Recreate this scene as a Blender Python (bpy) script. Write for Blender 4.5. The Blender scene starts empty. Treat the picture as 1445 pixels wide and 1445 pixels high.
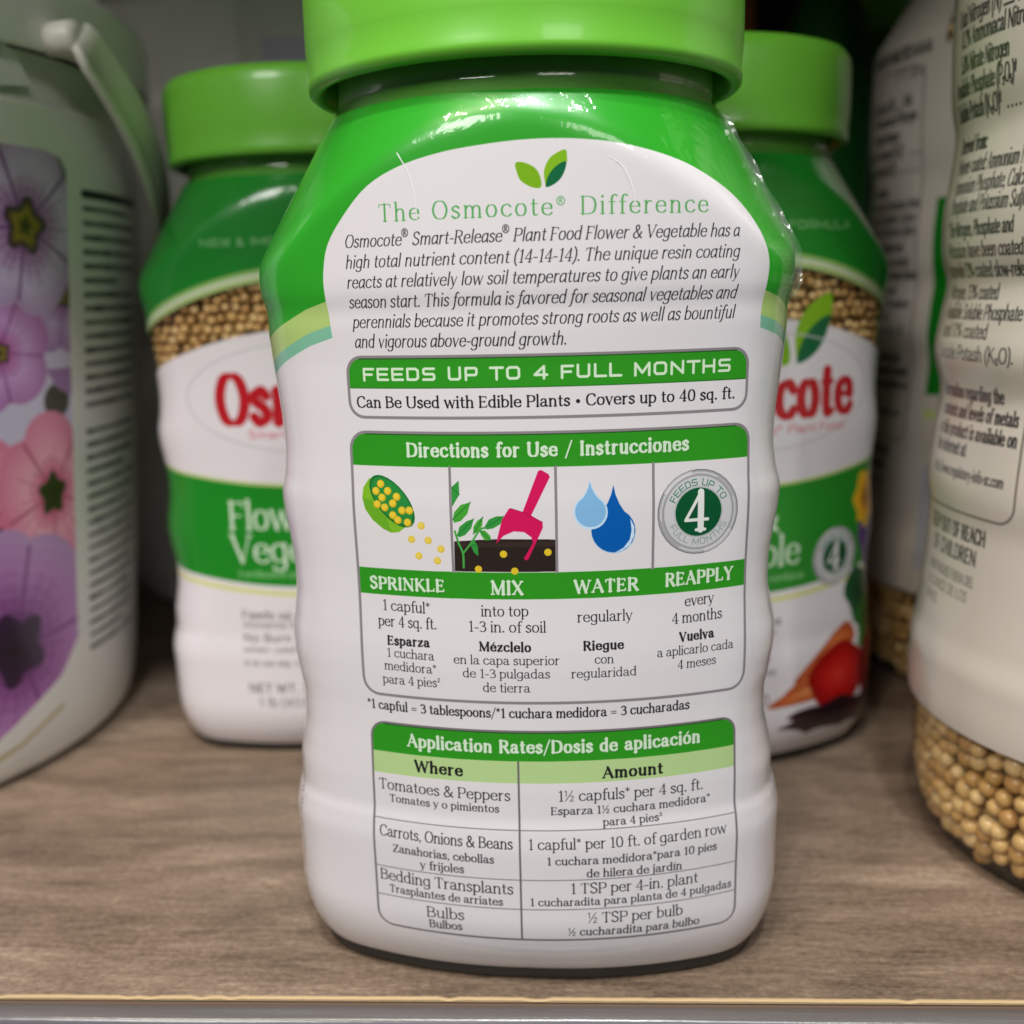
import bpy, math, random
import numpy as np
from mathutils import Vector, Matrix

random.seed(7)
rng = np.random.default_rng(11)
C = bpy.context.scene.collection
S = bpy.context.scene
MM = 0.001

# ------------------------------------------------------------------ camera, world, lights, exposure
cam_d = bpy.data.cameras.new("camera")
cam = bpy.data.objects.new("camera", cam_d)
C.objects.link(cam)
S.camera = cam
CR = Vector((0.996289, 0.082481, -0.024594)); CU = Vector((0.006708, 0.210465, 0.977578)); CF = Vector((-0.085808, 0.974116, -0.20913))
CP = (16.323, -244.654, 0.0); CFOC = 1457.31
m3 = Matrix((CR, CU, -CF)).transposed()
cam.matrix_world = Matrix.Translation(Vector(CP) * MM) @ m3.to_4x4()
cam_d.sensor_width = 36.0
cam_d.lens = CFOC / 1445.0 * 36.0
cam_d.clip_start = 0.01
cam_d.clip_end = 50.0
cam_d.dof.use_dof = True
cam_d.dof.focus_distance = 0.205
cam_d.dof.aperture_fstop = 9.5
cam_d.dof.aperture_blades = 0

W = bpy.data.worlds.new("World")
S.world = W
W.use_nodes = True
bg = W.node_tree.nodes["Background"]
bg.inputs[0].default_value = (0.92, 0.95, 1.0, 1)
bg.inputs[1].default_value = 0.045

S.view_settings.view_transform = 'Standard'
S.view_settings.look = 'None'
S.view_settings.gamma = 1.0
S.view_settings.use_curve_mapping = False
S.view_settings.exposure = -0.10
S.cycles.max_bounces = 10
S.cycles.transparent_max_bounces = 24
S.cycles.use_denoising = True

def lamp(name, loc, target, size, power, color, size_y=None):
    d = bpy.data.lights.new(name, 'AREA')
    d.shape = 'RECTANGLE' if size_y else 'DISK'
    d.size = size
    if size_y:
        d.size_y = size_y
    d.energy = power
    d.color = color
    o = bpy.data.objects.new(name, d)
    C.objects.link(o)
    o.location = loc
    o.rotation_euler = (Vector(target) - Vector(loc)).to_track_quat('-Z', 'Y').to_euler()
    return o

# store ceiling: one long soft fitting over the aisle and a few small bright ones
lamp("ceiling_panel_lamp", (-0.50, -1.10, 0.78), (0, 0, -0.05), 0.42, 9.4, (1.0, 0.965, 0.93), 0.40)
lamp("aisle_panel_lamp", (0.55, -1.30, 0.65), (0.0, 0, -0.05), 0.5, 3.4, (1.0, 0.96, 0.92), 0.3)
for x, y, z, sz, pw, col in ((-0.10, -0.55, 1.35, .070, 6.5, (1.0, 0.98, 0.95)), (0.12, -0.62, 1.20, .085, 8.5, (0.93, 0.97, 1.0)),
                             (-0.50, -0.60, 1.05, .040, 3.4, (1.0, 0.88, 0.70)), (-0.30, -0.75, 1.30, .040, 3.4, (1.0, 0.85, 0.62)),
                             (0.02, -0.85, 1.50, .040, 3.4, (0.95, 0.98, 1.0)), (0.42, -0.55, 1.25, .040, 3.4, (1.0, 1.0, 1.0))):
    lamp("spot_lamp", (x, y, z), (0, 0, 0), sz, pw, col)

# ------------------------------------------------------------------ small helpers
def mesh_obj(name, verts, faces, mat=None, parent=None, smooth=True, uv=None):
    me = bpy.data.meshes.new(name)
    me.from_pydata([tuple(v) for v in verts], [], [tuple(int(i) for i in f) for f in faces])
    if uv is not None:
        lay = me.uv_layers.new(name="UVMap")
        idx = np.empty(len(me.loops), dtype=np.int32)
        me.loops.foreach_get("vertex_index", idx)
        lay.data.foreach_set("uv", np.asarray(uv, dtype=np.float32)[idx].ravel())
    if smooth:
        me.polygons.foreach_set("use_smooth", [True] * len(me.polygons))
    me.update()
    if mat is not None:
        me.materials.append(mat)
    o = bpy.data.objects.new(name, me)
    C.objects.link(o)
    if parent is not None:
        o.parent = parent
    return o

def thing(name, label, cat, loc=(0, 0, 0), rz=0.0, group=None):
    o = bpy.data.objects.new(name, None)
    o.empty_display_size = 0.02
    C.objects.link(o)
    o.location = loc
    o.rotation_euler = (0, 0, rz)
    o["label"] = label
    o["category"] = cat
    if group:
        o["group"] = group
    return o

def tag(o, label=None, cat=None, group=None, kind=None):
    for k, v in (("label", label), ("category", cat), ("group", group), ("kind", kind)):
        if v:
            o[k] = v
    return o

def grid_faces(nr, nc, wrap=True):
    f = []
    m = nc if wrap else nc - 1
    for i in range(nr - 1):
        for j in range(m):
            k = (j + 1) % nc
            f.append((i * nc + j, i * nc + k, (i + 1) * nc + k, (i + 1) * nc + j))
    return f

def lathe(name, prof, mat, parent=None, n=128, cap_top=False, cap_bot=False, cx=0, cy=0, rfun=None, uvf=None):
    """prof: (radius, z) in mm, bottom to top"""
    v = []; uv = []
    for r, z in prof:
        for j in range(n):
            a = 2 * math.pi * j / n
            rr = r + (rfun(a, z) if rfun else 0)
            v.append(((cx + rr * math.sin(a)) * MM, (cy - rr * math.cos(a)) * MM, z * MM))
    f = grid_faces(len(prof), n)
    if cap_bot:
        f.append(tuple(range(n))[::-1])
    if cap_top:
        b = (len(prof) - 1) * n
        f.append(tuple(range(b, b + n)))
    return mesh_obj(name, v, f, mat, parent)

def box(name, x0, x1, y0, y1, z0, z1, mat, parent=None, bev=0.0):
    v = [(x, y, z) for z in (z0, z1) for y in (y0, y1) for x in (x0, x1)]
    f = [(0, 2, 3, 1), (4, 5, 7, 6), (0, 1, 5, 4), (2, 6, 7, 3), (0, 4, 6, 2), (1, 3, 7, 5)]
    o = mesh_obj(name, v, f, mat, parent, smooth=False)
    if bev:
        m = o.modifiers.new("bevel", 'BEVEL'); m.width = bev; m.segments = 2
    return o

# ------------------------------------------------------------------ materials
def principled(name, col, rough=0.5, spec=0.5, coat=0.0, trans=0.0, sss=0.0, bump=None):
    m = bpy.data.materials.new(name)
    m.use_nodes = True
    nt = m.node_tree
    b = nt.nodes["Principled BSDF"]
    b.inputs["Base Color"].default_value = (*col, 1)
    b.inputs["Roughness"].default_value = rough
    b.inputs["Specular IOR Level"].default_value = spec
    b.inputs["Coat Weight"].default_value = coat
    b.inputs["Coat Roughness"].default_value = 0.08
    if sss:
        b.inputs["Subsurface Weight"].default_value = sss
        b.inputs["Subsurface Scale"].default_value = 0.002
        b.inputs["Subsurface Radius"].default_value = (1, 1, 1)
    if bump:
        sc, st, dist, stretch = bump
        tc = nt.nodes.new("ShaderNodeTexCoord")
        mp = nt.nodes.new("ShaderNodeMapping"); mp.inputs["Scale"].default_value = stretch
        nz = nt.nodes.new("ShaderNodeTexNoise"); nz.inputs["Scale"].default_value = sc; nz.inputs["Detail"].default_value = 3
        bp = nt.nodes.new("ShaderNodeBump"); bp.inputs["Strength"].default_value = st; bp.inputs["Distance"].default_value = dist
        nt.links.new(tc.outputs["Object"], mp.inputs[0]); nt.links.new(mp.outputs[0], nz.inputs[0])
        nt.links.new(nz.outputs[0], bp.inputs["Height"]); nt.links.new(bp.outputs[0], b.inputs["Normal"])
    return m

def thin_clear(name, tint=(0.93, 0.95, 0.95), rough=0.06, gloss=0.10, haze=0.0):
    """thin transparent plastic wall: straight-through light plus a fresnel reflection"""
    m = bpy.data.materials.new(name); m.use_nodes = True
    nt = m.node_tree; nt.nodes.clear()
    out = nt.nodes.new("ShaderNodeOutputMaterial")
    tr = nt.nodes.new("ShaderNodeBsdfTransparent"); tr.inputs[0].default_value = (*tint, 1)
    gl = nt.nodes.new("ShaderNodeBsdfGlossy"); gl.inputs["Roughness"].default_value = rough
    df = nt.nodes.new("ShaderNodeBsdfDiffuse"); df.inputs[0].default_value = (0.7, 0.7, 0.7, 1)
    fr = nt.nodes.new("ShaderNodeFresnel"); fr.inputs[0].default_value = 1.45
    # the same reflectance from both sides of the thin wall
    ge = nt.nodes.new("ShaderNodeNewGeometry"); ir = nt.nodes.new("ShaderNodeMapRange")
    ir.inputs[3].default_value = 1.45; ir.inputs[4].default_value = 1 / 1.45
    nt.links.new(ge.outputs["Backfacing"], ir.inputs[0]); nt.links.new(ir.outputs[0], fr.inputs[0])
    tc = nt.nodes.new("ShaderNodeTexCoord")
    nz = nt.nodes.new("ShaderNodeTexNoise"); nz.inputs["Scale"].default_value = 90.0; nz.inputs["Detail"].default_value = 2.0
    bp = nt.nodes.new("ShaderNodeBump"); bp.inputs["Strength"].default_value = 0.35; bp.inputs["Distance"].default_value = 0.0006
    nt.links.new(tc.outputs["Object"], nz.inputs[0]); nt.links.new(nz.outputs[0], bp.inputs["Height"])
    nt.links.new(bp.outputs[0], gl.inputs["Normal"]); nt.links.new(bp.outputs[0], fr.inputs["Normal"])
    ad = nt.nodes.new("ShaderNodeMath"); ad.operation = 'ADD'; ad.inputs[1].default_value = gloss * 0.3
    nt.links.new(fr.outputs[0], ad.inputs[0])
    mx0 = nt.nodes.new("ShaderNodeMixShader"); mx0.inputs[0].default_value = haze
    nt.links.new(tr.outputs[0], mx0.inputs[1]); nt.links.new(df.outputs[0], mx0.inputs[2])
    mx = nt.nodes.new("ShaderNodeMixShader")
    nt.links.new(ad.outputs[0], mx.inputs[0]); nt.links.new(mx0.outputs[0], mx.inputs[1]); nt.links.new(gl.outputs[0], mx.inputs[2])
    nt.links.new(mx.outputs[0], out.inputs[0])
    return m

def printed(name, img, rough=0.30, coat=0.45, alpha=False, bump=(55.0, 0.25, 0.0006)):
    m = bpy.data.materials.new(name); m.use_nodes = True
    nt = m.node_tree; b = nt.nodes["Principled BSDF"]
    t = nt.nodes.new("ShaderNodeTexImage"); t.image = img; t.extension = 'EXTEND'; t.interpolation = 'Linear'
    nt.links.new(t.outputs["Color"], b.inputs["Base Color"])
    if alpha:
        nt.links.new(t.outputs["Alpha"], b.inputs["Alpha"])
    b.inputs["Roughness"].default_value = rough
    b.inputs["Coat Weight"].default_value = coat
    b.inputs["Coat Roughness"].default_value = 0.045
    tc = nt.nodes.new("ShaderNodeTexCoord")
    mp = nt.nodes.new("ShaderNodeMapping"); mp.inputs["Scale"].default_value = (1.6, 1.6, 0.55)
    nz = nt.nodes.new("ShaderNodeTexNoise"); nz.inputs["Scale"].default_value = bump[0]; nz.inputs["Detail"].default_value = 2.5
    bp = nt.nodes.new("ShaderNodeBump"); bp.inputs["Strength"].default_value = bump[1]; bp.inputs["Distance"].default_value = bump[2]
    nt.links.new(tc.outputs["Object"], mp.inputs[0]); nt.links.new(mp.outputs[0], nz.inputs[0])
    nt.links.new(nz.outputs[0], bp.inputs["Height"])
    nt.links.new(bp.outputs[0], b.inputs["Normal"]); nt.links.new(bp.outputs[0], b.inputs["Coat Normal"])
    return m

# ------------------------------------------------------------------ lettering: pen strokes for every letter, drawn by code
def sm(*p):
    return ('c', p)
def ln(*p):
    return ('l', p)
def sf(*p):
    return ('s', p)      # serif
def hr(*p):
    return ('h', p)      # hairline
def dt(x, y):
    return ('d', ((x, y),))
def feet(*xs, y=0, w=.075):
    return [sf((x - w, y), (x + w, y)) for x in xs]
_o = sm((.235, .46), (.12, .42), (.06, .235), (.12, .05), (.235, .005), (.35, .05), (.41, .235), (.35, .42), (.235, .46))
_O = sm((.32, .69), (.15, .62), (.06, .34), (.15, .06), (.32, -.005), (.49, .06), (.58, .34), (.49, .62), (.32, .69))
G = {
 'a': (.46, [sm((.08, .37), (.15, .45), (.25, .46), (.32, .39), (.33, .28), (.33, .1), (.37, .01), (.43, .03)), sm((.33, .28), (.2, .25), (.09, .2), (.06, .11), (.12, .015), (.22, .01), (.33, .09))]),
 'b': (.47, [ln((.09, .72), (.09, .02)), sm((.09, .34), (.16, .44), (.26, .46), (.38, .38), (.41, .235), (.38, .09), (.27, .01), (.16, .02), (.09, .09)), sf((.02, .72), (.09, .72))]),
 'c': (.43, [sm((.38, .37), (.3, .455), (.22, .46), (.1, .39), (.06, .235), (.1, .08), (.22, .005), (.32, .02), (.4, .09))]),
 'd': (.48, [ln((.37, .72), (.37, 0)), sm((.37, .36), (.3, .45), (.2, .46), (.09, .38), (.06, .235), (.09, .09), (.19, .01), (.3, .03), (.37, .1)), sf((.3, .72), (.37, .72)), sf((.37, 0), (.44, 0))]),
 'e': (.45, [hr((.07, .26), (.39, .26)), sm((.39, .26), (.36, .4), (.23, .46), (.1, .39), (.06, .24), (.1, .08), (.23, .005), (.33, .02), (.4, .09))]),
 'f': (.30, [sm((.33, .68), (.27, .725), (.19, .69), (.15, .58), (.15, .44), (.15, .2), (.15, 0)), hr((.04, .45), (.28, .45)), sf((.07, 0), (.24, 0))]),
 'g': (.47, [ln((.38, .46), (.38, .0)), sm((.38, .36), (.3, .45), (.2, .46), (.09, .38), (.06, .25), (.09, .1), (.19, .03), (.3, .04), (.38, .12)), sm((.38, .02), (.36, -.13), (.24, -.2), (.12, -.18), (.07, -.12))]),
 'h': (.49, [ln((.1, .72), (.1, 0)), sm((.1, .32), (.17, .43), (.27, .46), (.36, .4), (.38, .28), (.38, .1), (.38, 0)), sf((.03, .72), (.1, .72))] + feet(.1, .38)),
 'i': (.20, [ln((.1, .46), (.1, 0)), sf((.03, .46), (.1, .46)), dt(.1, .665)] + feet(.1)),
 'j': (.20, [sm((.11, .46), (.11, .2), (.11, 0), (.09, -.13), (.03, -.19), (-.04, -.18)), sf((.03, .46), (.1, .46)), dt(.11, .665)]),
 'k': (.46, [ln((.1, .72), (.1, 0)), hr((.1, .18), (.36, .46)), ln((.2, .29), (.4, 0)), sf((.3, .46), (.42, .46)), sf((.03, .72), (.1, .72))] + feet(.1, .4)),
 'l': (.20, [ln((.1, .72), (.1, 0)), sf((.03, .72), (.1, .72))] + feet(.1)),
 'm': (.73, [ln((.1, .46), (.1, 0)), sm((.1, .32), (.17, .43), (.26, .46), (.34, .4), (.36, .28), (.36, .1), (.36, 0)), sm((.36, .32), (.43, .43), (.52, .46), (.6, .4), (.62, .28), (.62, .1), (.62, 0)), sf((.03, .46), (.1, .46))] + feet(.1, .36, .62)),
 'n': (.49, [ln((.1, .46), (.1, 0)), sm((.1, .32), (.17, .43), (.27, .46), (.36, .4), (.38, .28), (.38, .1), (.38, 0)), sf((.03, .46), (.1, .46))] + feet(.1, .38)),
 'o': (.47, [_o]),
 'p': (.47, [ln((.09, .46), (.09, -.2)), sm((.09, .34), (.16, .44), (.26, .46), (.38, .38), (.41, .235), (.38, .09), (.27, .01), (.16, .02), (.09, .09)), sf((.02, .46), (.09, .46))] + feet(.09, y=-.2)),
 'q': (.47, [ln((.37, .46), (.37, -.2)), sm((.37, .36), (.3, .45), (.2, .46), (.09, .38), (.06, .235), (.09, .09), (.19, .01), (.3, .03), (.37, .1))] + feet(.37, y=-.2)),
 'r': (.35, [ln((.1, .46), (.1, 0)), sm((.1, .3), (.15, .41), (.23, .46), (.31, .44)), sf((.03, .46), (.1, .46))] + feet(.1)),
 's': (.37, [sm((.31, .39), (.24, .455), (.16, .46), (.08, .4), (.09, .31), (.19, .25), (.29, .18), (.31, .09), (.24, .015), (.14, .005), (.05, .08))]),
 't': (.31, [sm((.14, .6), (.14, .45), (.14, .12), (.18, .01), (.28, .03)), hr((.04, .45), (.27, .45))]),
 'u': (.48, [sm((.1, .46), (.1, .3), (.1, .14), (.14, .02), (.24, .01), (.33, .06), (.38, .16)), ln((.38, .46), (.38, 0)), sf((.03, .46), (.1, .46)), sf((.31, .46), (.38, .46)), sf((.38, 0), (.45, 0))]),
 'v': (.44, [ln((.06, .46), (.22, 0)), hr((.22, 0), (.38, .46))] + feet(.06, .38, y=.46, w=.06)),
 'w': (.66, [ln((.06, .46), (.2, 0)), hr((.2, 0), (.33, .44)), ln((.33, .44), (.47, 0)), hr((.47, 0), (.6, .46))] + feet(.06, .6, y=.46, w=.05)),
 'x': (.44, [ln((.07, .46), (.37, 0)), hr((.37, .46), (.07, 0))] + feet(.07, .37, w=.05) + feet(.07, .37, y=.46, w=.05)),
 'y': (.44, [ln((.06, .46), (.22, 0)), hr((.38, .46), (.2, -.08), (.14, -.18), (.05, -.19))] + feet(.06, .38, y=.46, w=.05)),
 'z': (.41, [hr((.06, .45), (.34, .45)), ln((.34, .45), (.06, .01)), hr((.06, .01), (.36, .01)), sf((.06, .45), (.06, .36)), sf((.36, .01), (.36, .1))]),
 'A': (.62, [hr((.06, 0), (.3, .68)), ln((.3, .68), (.55, 0)), hr((.15, .24), (.46, .24))] + feet(.06, .55, w=.06)),
 'B': (.54, [ln((.1, .68), (.1, 0)), sm((.1, .67), (.28, .67), (.41, .6), (.41, .44), (.28, .36), (.1, .36)), sm((.1, .36), (.3, .36), (.46, .28), (.46, .1), (.3, .01), (.1, .01)), sf((.03, .67), (.1, .67)), sf((.03, .01), (.1, .01))]),
 'C': (.58, [sm((.51, .56), (.42, .67), (.3, .69), (.13, .6), (.06, .34), (.13, .08), (.3, -.005), (.44, .03), (.53, .13)), sf((.51, .5), (.51, .66))]),
 'D': (.63, [ln((.1, .68), (.1, 0)), sm((.1, .67), (.33, .67), (.5, .58), (.56, .34), (.5, .1), (.33, .01), (.1, .01)), sf((.03, .67), (.1, .67)), sf((.03, .01), (.1, .01))]),
 'E': (.51, [ln((.1, .68), (.1, 0)), hr((.1, .66), (.43, .66)), hr((.1, .35), (.35, .35)), hr((.1, .015), (.45, .015)), sf((.43, .66), (.43, .56)), sf((.45, .015), (.46, .12)), sf((.35, .29), (.35, .41)), sf((.03, .67), (.1, .67)), sf((.03, .01), (.1, .01))]),
 'F': (.48, [ln((.1, .68), (.1, 0)), hr((.1, .66), (.43, .66)), hr((.1, .34), (.35, .34)), sf((.43, .66), (.43, .55)), sf((.03, .67), (.1, .67))] + feet(.1)),
 'G': (.62, [sm((.51, .56), (.42, .67), (.3, .69), (.13, .6), (.06, .34), (.13, .08), (.3, -.005), (.44, .03), (.52, .1)), ln((.52, .3), (.52, .03)), sf((.42, .3), (.6, .3))]),
 'H': (.66, [ln((.1, .68), (.1, 0)), ln((.55, .68), (.55, 0)), hr((.1, .35), (.55, .35))] + feet(.1, .55) + feet(.1, .55, y=.68)),
 'I': (.24, [ln((.12, .68), (.12, 0))] + feet(.12) + feet(.12, y=.67)),
 'K': (.60, [ln((.1, .68), (.1, 0)), hr((.1, .26), (.46, .68)), ln((.22, .4), (.54, 0))] + feet(.1, .54, w=.07) + feet(.1, .46, y=.67, w=.07)),
 'L': (.49, [ln((.1, .68), (.1, 0)), hr((.1, .015), (.44, .015)), sf((.44, .015), (.45, .14)), sf((.03, .01), (.1, .01))] + feet(.1, y=.67)),
 'M': (.78, [hr((.1, .68), (.1, 0)), ln((.1, .68), (.39, .04)), hr((.39, .04), (.66, .68)), ln((.67, .68), (.67, 0))] + feet(.1, .67) + [sf((.03, .67), (.12, .67)), sf((.65, .67), (.75, .67))]),
 'N': (.66, [hr((.1, .68), (.1, 0)), ln((.1, .68), (.55, 0)), hr((.55, 0), (.55, .68))] + feet(.1) + feet(.55, y=.67) + [sf((.02, .67), (.1, .67))]),
 'O': (.64, [_O]),
 'P': (.51, [ln((.1, .68), (.1, 0)), sm((.1, .67), (.3, .67), (.44, .6), (.44, .38), (.3, .31), (.1, .31)), sf((.03, .67), (.1, .67))] + feet(.1)),
 'Q': (.64, [_O, ln((.38, .1), (.58, -.1))]),
 'R': (.57, [ln((.1, .68), (.1, 0)), sm((.1, .67), (.3, .67), (.43, .6), (.43, .42), (.3, .35), (.1, .35)), ln((.28, .35), (.5, 0)), sf((.03, .67), (.1, .67))] + feet(.1, .51, w=.065)),
 'S': (.49, [sm((.4, .57), (.32, .67), (.22, .69), (.1, .62), (.1, .47), (.22, .37), (.37, .29), (.42, .15), (.33, .02), (.2, -.005), (.07, .1)), sf((.4, .53), (.4, .66)), sf((.07, .03), (.07, .15))]),
 'T': (.54, [ln((.27, .68), (.27, 0)), hr((.05, .66), (.49, .66)), sf((.05, .66), (.04, .54)), sf((.49, .66), (.5, .54))] + feet(.27)),
 'U': (.64, [sm((.1, .68), (.1, .4), (.11, .14), (.2, .02), (.33, -.005), (.46, .03), (.53, .16), (.54, .4), (.54, .68))] + feet(.1, .54, y=.67)),
 'V': (.58, [ln((.06, .68), (.29, 0)), hr((.29, 0), (.52, .68))] + feet(.06, .52, y=.67, w=.065)),
 'W': (.84, [ln((.05, .68), (.24, 0)), hr((.24, 0), (.42, .64)), ln((.42, .64), (.61, 0)), hr((.61, 0), (.79, .68))] + feet(.05, .79, y=.67, w=.06)),
 'X': (.60, [ln((.08, .68), (.52, 0)), hr((.52, .68), (.08, 0))] + feet(.08, .52, w=.065) + feet(.08, .52, y=.67, w=.065)),
 'Y': (.56, [ln((.05, .68), (.28, .3)), hr((.28, .3), (.5, .68)), ln((.28, .32), (.28, 0))] + feet(.28) + feet(.05, .5, y=.67, w=.065)),
 'Z': (.52, [hr((.07, .66), (.46, .66)), ln((.46, .66), (.06, .01)), hr((.06, .01), (.48, .01)), sf((.07, .66), (.07, .55)), sf((.48, .01), (.48, .12))]),
 '0': (.49, [sm((.245, .67), (.12, .6), (.07, .34), (.12, .07), (.245, 0), (.37, .07), (.42, .34), (.37, .6), (.245, .67))]),
 '1': (.36, [ln((.2, .67), (.2, 0)), hr((.08, .58), (.2, .67))] + feet(.2, w=.1)),
 '2': (.47, [sm((.08, .55), (.15, .66), (.25, .67), (.38, .58), (.37, .42), (.22, .2), (.07, .02)), hr((.07, .015), (.42, .015))]),
 '3': (.46, [sm((.08, .58), (.16, .66), (.27, .66), (.36, .57), (.34, .43), (.2, .36)), sm((.2, .36), (.35, .32), (.41, .18), (.34, .04), (.2, .0), (.07, .06))]),
 '4': (.48, [ln((.32, .67), (.32, 0)), hr((.32, .67), (.04, .18)), hr((.04, .18), (.45, .18)), sf((.24, 0), (.4, 0))]),
 '5': (.46, [hr((.12, .66), (.38, .66)), hr((.12, .66), (.1, .38)), sm((.1, .38), (.24, .42), (.37, .34), (.4, .2), (.33, .04), (.2, 0), (.07, .06))]),
 '6': (.48, [sm((.38, .66), (.2, .56), (.09, .36), (.09, .14), (.22, 0), (.36, .06), (.41, .2), (.34, .36), (.22, .38), (.1, .26))]),
 '8': (.48, [sm((.24, .67), (.12, .6), (.11, .46), (.24, .36), (.39, .24), (.38, .06), (.24, 0), (.1, .06), (.09, .24), (.24, .36), (.37, .46), (.36, .6), (.24, .67))]),
 '.': (.20, [dt(.1, .03)]), ',': (.20, [dt(.1, .03), hr((.12, .03), (.06, -.12))]), ':': (.20, [dt(.1, .03), dt(.1, .4)]),
 '-': (.30, [ln((.05, .24), (.25, .24))]), '=': (.5, [hr((.07, .32), (.43, .32)), hr((.07, .17), (.43, .17))]),
 '/': (.36, [hr((.02, -.14), (.34, .74))]), '(': (.26, [sm((.21, .74), (.1, .55), (.07, .3), (.1, .03), (.21, -.16))]),
 ')': (.26, [sm((.05, .74), (.16, .55), (.19, .3), (.16, .03), (.05, -.16))]),
 '*': (.32, [hr((.16, .7), (.16, .44)), hr((.05, .64), (.27, .5)), hr((.27, .64), (.05, .5))]),
 '&': (.62, [sm((.52, .32), (.44, .12), (.3, 0), (.14, .01), (.07, .14), (.12, .28), (.28, .4), (.36, .52), (.3, .66), (.2, .66), (.15, .55), (.22, .4), (.4, .14), (.56, .0))]),
 '\u2022': (.34, [('D', ((.17, .26),))]), '%': (.7, [hr((.14, 0), (.56, .68)), sm((.16, .66), (.06, .5), (.16, .36), (.26, .5), (.16, .66)), sm((.54, .32), (.44, .17), (.54, .02), (.64, .17), (.54, .32))]),
 '\u2020': (.3, [ln((.15, .7), (.15, .3)), hr((.05, .56), (.25, .56))]),
 '\u2082': (.26, [hr((.04, .12), (.1, .2), (.18, .18), (.19, .08), (.05, -.08), (.21, -.08))]), '\u2085': (.26, [hr((.2, .2), (.07, .2), (.06, .08), (.15, .1), (.2, .02), (.14, -.08), (.05, -.06))]),
 '\u00b2': (.28, [hr((.04, .62), (.1, .7), (.18, .68), (.19, .58), (.05, .42), (.21, .42))]),
 '\u00bd': (.62, [hr((.05, .62), (.13, .68), (.13, .32)), hr((.08, 0), (.5, .68)), hr((.36, .28), (.44, .35), (.54, .3), (.52, .2), (.36, 0), (.56, 0))]),
 '\u00ae': (.44, [hr(*[(.22 + .17 * math.cos(t * .5236), .52 + .2 * math.sin(t * .5236)) for t in range(13)]), hr((.17, .41), (.17, .63), (.25, .63), (.27, .57), (.24, .52), (.17, .52)), hr((.22, .52), (.28, .41))]),
 ' ': (.22, []),
}
for acc, base in (('\u00e1', 'a'), ('\u00e9', 'e'), ('\u00ed', 'i'), ('\u00f3', 'o')):
    w_, s_ = G[base]
    G[acc] = (w_, [q for q in s_ if q[0] != 'd'] + [hr((w_ / 2 - .02, .55), (w_ / 2 + .08, .68))])
IT = {'a': (.46, [ln((.37, .46), (.37, .06), (.41, 0)), sm((.37, .36), (.3, .45), (.2, .46), (.09, .36), (.06, .2), (.1, .03), (.18, .01), (.29, .08), (.37, .2))]),
      'f': (.28, [sm((.32, .68), (.25, .72), (.18, .66), (.15, .5), (.13, .2), (.11, -.05), (.06, -.17), (-.02, -.19)), hr((.04, .45), (.26, .45))])}
SQ = {  # squared wide capitals
 'F': (.72, [ln((.1, 0), (.1, .64), (.66, .64)), ln((.1, .33), (.56, .33))]), 'E': (.76, [ln((.68, .04), (.1, .04), (.1, .64), (.68, .64)), ln((.1, .34), (.62, .34))]),
 'D': (.80, [ln((.1, .04), (.1, .64), (.56, .64), (.68, .54), (.68, .14), (.56, .04), (.1, .04))]),
 'S': (.78, [ln((.68, .64), (.16, .64), (.1, .58), (.1, .4), (.16, .34), (.62, .34), (.68, .28), (.68, .1), (.62, .04), (.08, .04))]),
 'U': (.80, [ln((.1, .68), (.1, .12), (.18, .04), (.6, .04), (.68, .12), (.68, .68))]), 'P': (.74, [ln((.1, 0), (.1, .64), (.6, .64), (.67, .58), (.67, .34), (.6, .26), (.1, .26))]),
 'T': (.74, [ln((.04, .64), (.7, .64)), ln((.37, .64), (.37, 0))]), 'O': (.82, [ln((.1, .14), (.1, .54), (.2, .64), (.6, .64), (.7, .54), (.7, .14), (.6, .04), (.2, .04), (.1, .14))]),
 '4': (.78, [ln((.56, .0), (.56, .66), (.08, .2), (.72, .2))]), 'L': (.70, [ln((.1, .68), (.1, .04), (.66, .04))]),
 'M': (.94, [ln((.1, 0), (.1, .66), (.47, .14), (.84, .66), (.84, 0))]), 'N': (.84, [ln((.1, 0), (.1, .64), (.72, .04), (.72, .68))]),
 'H': (.82, [ln((.1, .68), (.1, 0)), ln((.7, .68), (.7, 0)), ln((.1, .34), (.7, .34))]), 'R': (.76, [ln((.1, 0), (.1, .64), (.6, .64), (.67, .58), (.67, .36), (.6, .28), (.1, .28)), ln((.45, .28), (.68, 0))]),
 'V': (.76, [ln((.06, .68), (.37, .02), (.68, .68))]), 'A': (.78, [ln((.06, 0), (.37, .66), (.7, 0)), ln((.2, .2), (.56, .2))]), ' ': (.42, [])}
PEN = {'R': (.082, .040), 'M': (.118, .058), 'B': (.165, .085), 'I': (.072, .037), 'T': (.080, .032), 'S': (.145, .145), 'N': (.088, .07), 'K': (.112, .09), 'Z': (.085, .085)}

def _curve(pts):
    p = np.array(pts, float)
    if len(p) < 3:
        return p
    e = np.vstack([2 * p[0] - p[1], p, 2 * p[-1] - p[-2]])
    if np.allclose(p[0], p[-1]):
        e[0] = p[-2]; e[-1] = p[1]
    o = []
    for i in range(1, len(e) - 2):
        for t in (0, .25, .5, .75):
            a, b, c, d = e[i - 1], e[i], e[i + 1], e[i + 2]
            o.append(.5 * (2 * b + (c - a) * t + (2 * a - 5 * b + 4 * c - d) * t * t + (3 * b - 3 * c + d - a) * t ** 3))
    o.append(p[-1])
    return np.array(o)

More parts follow.
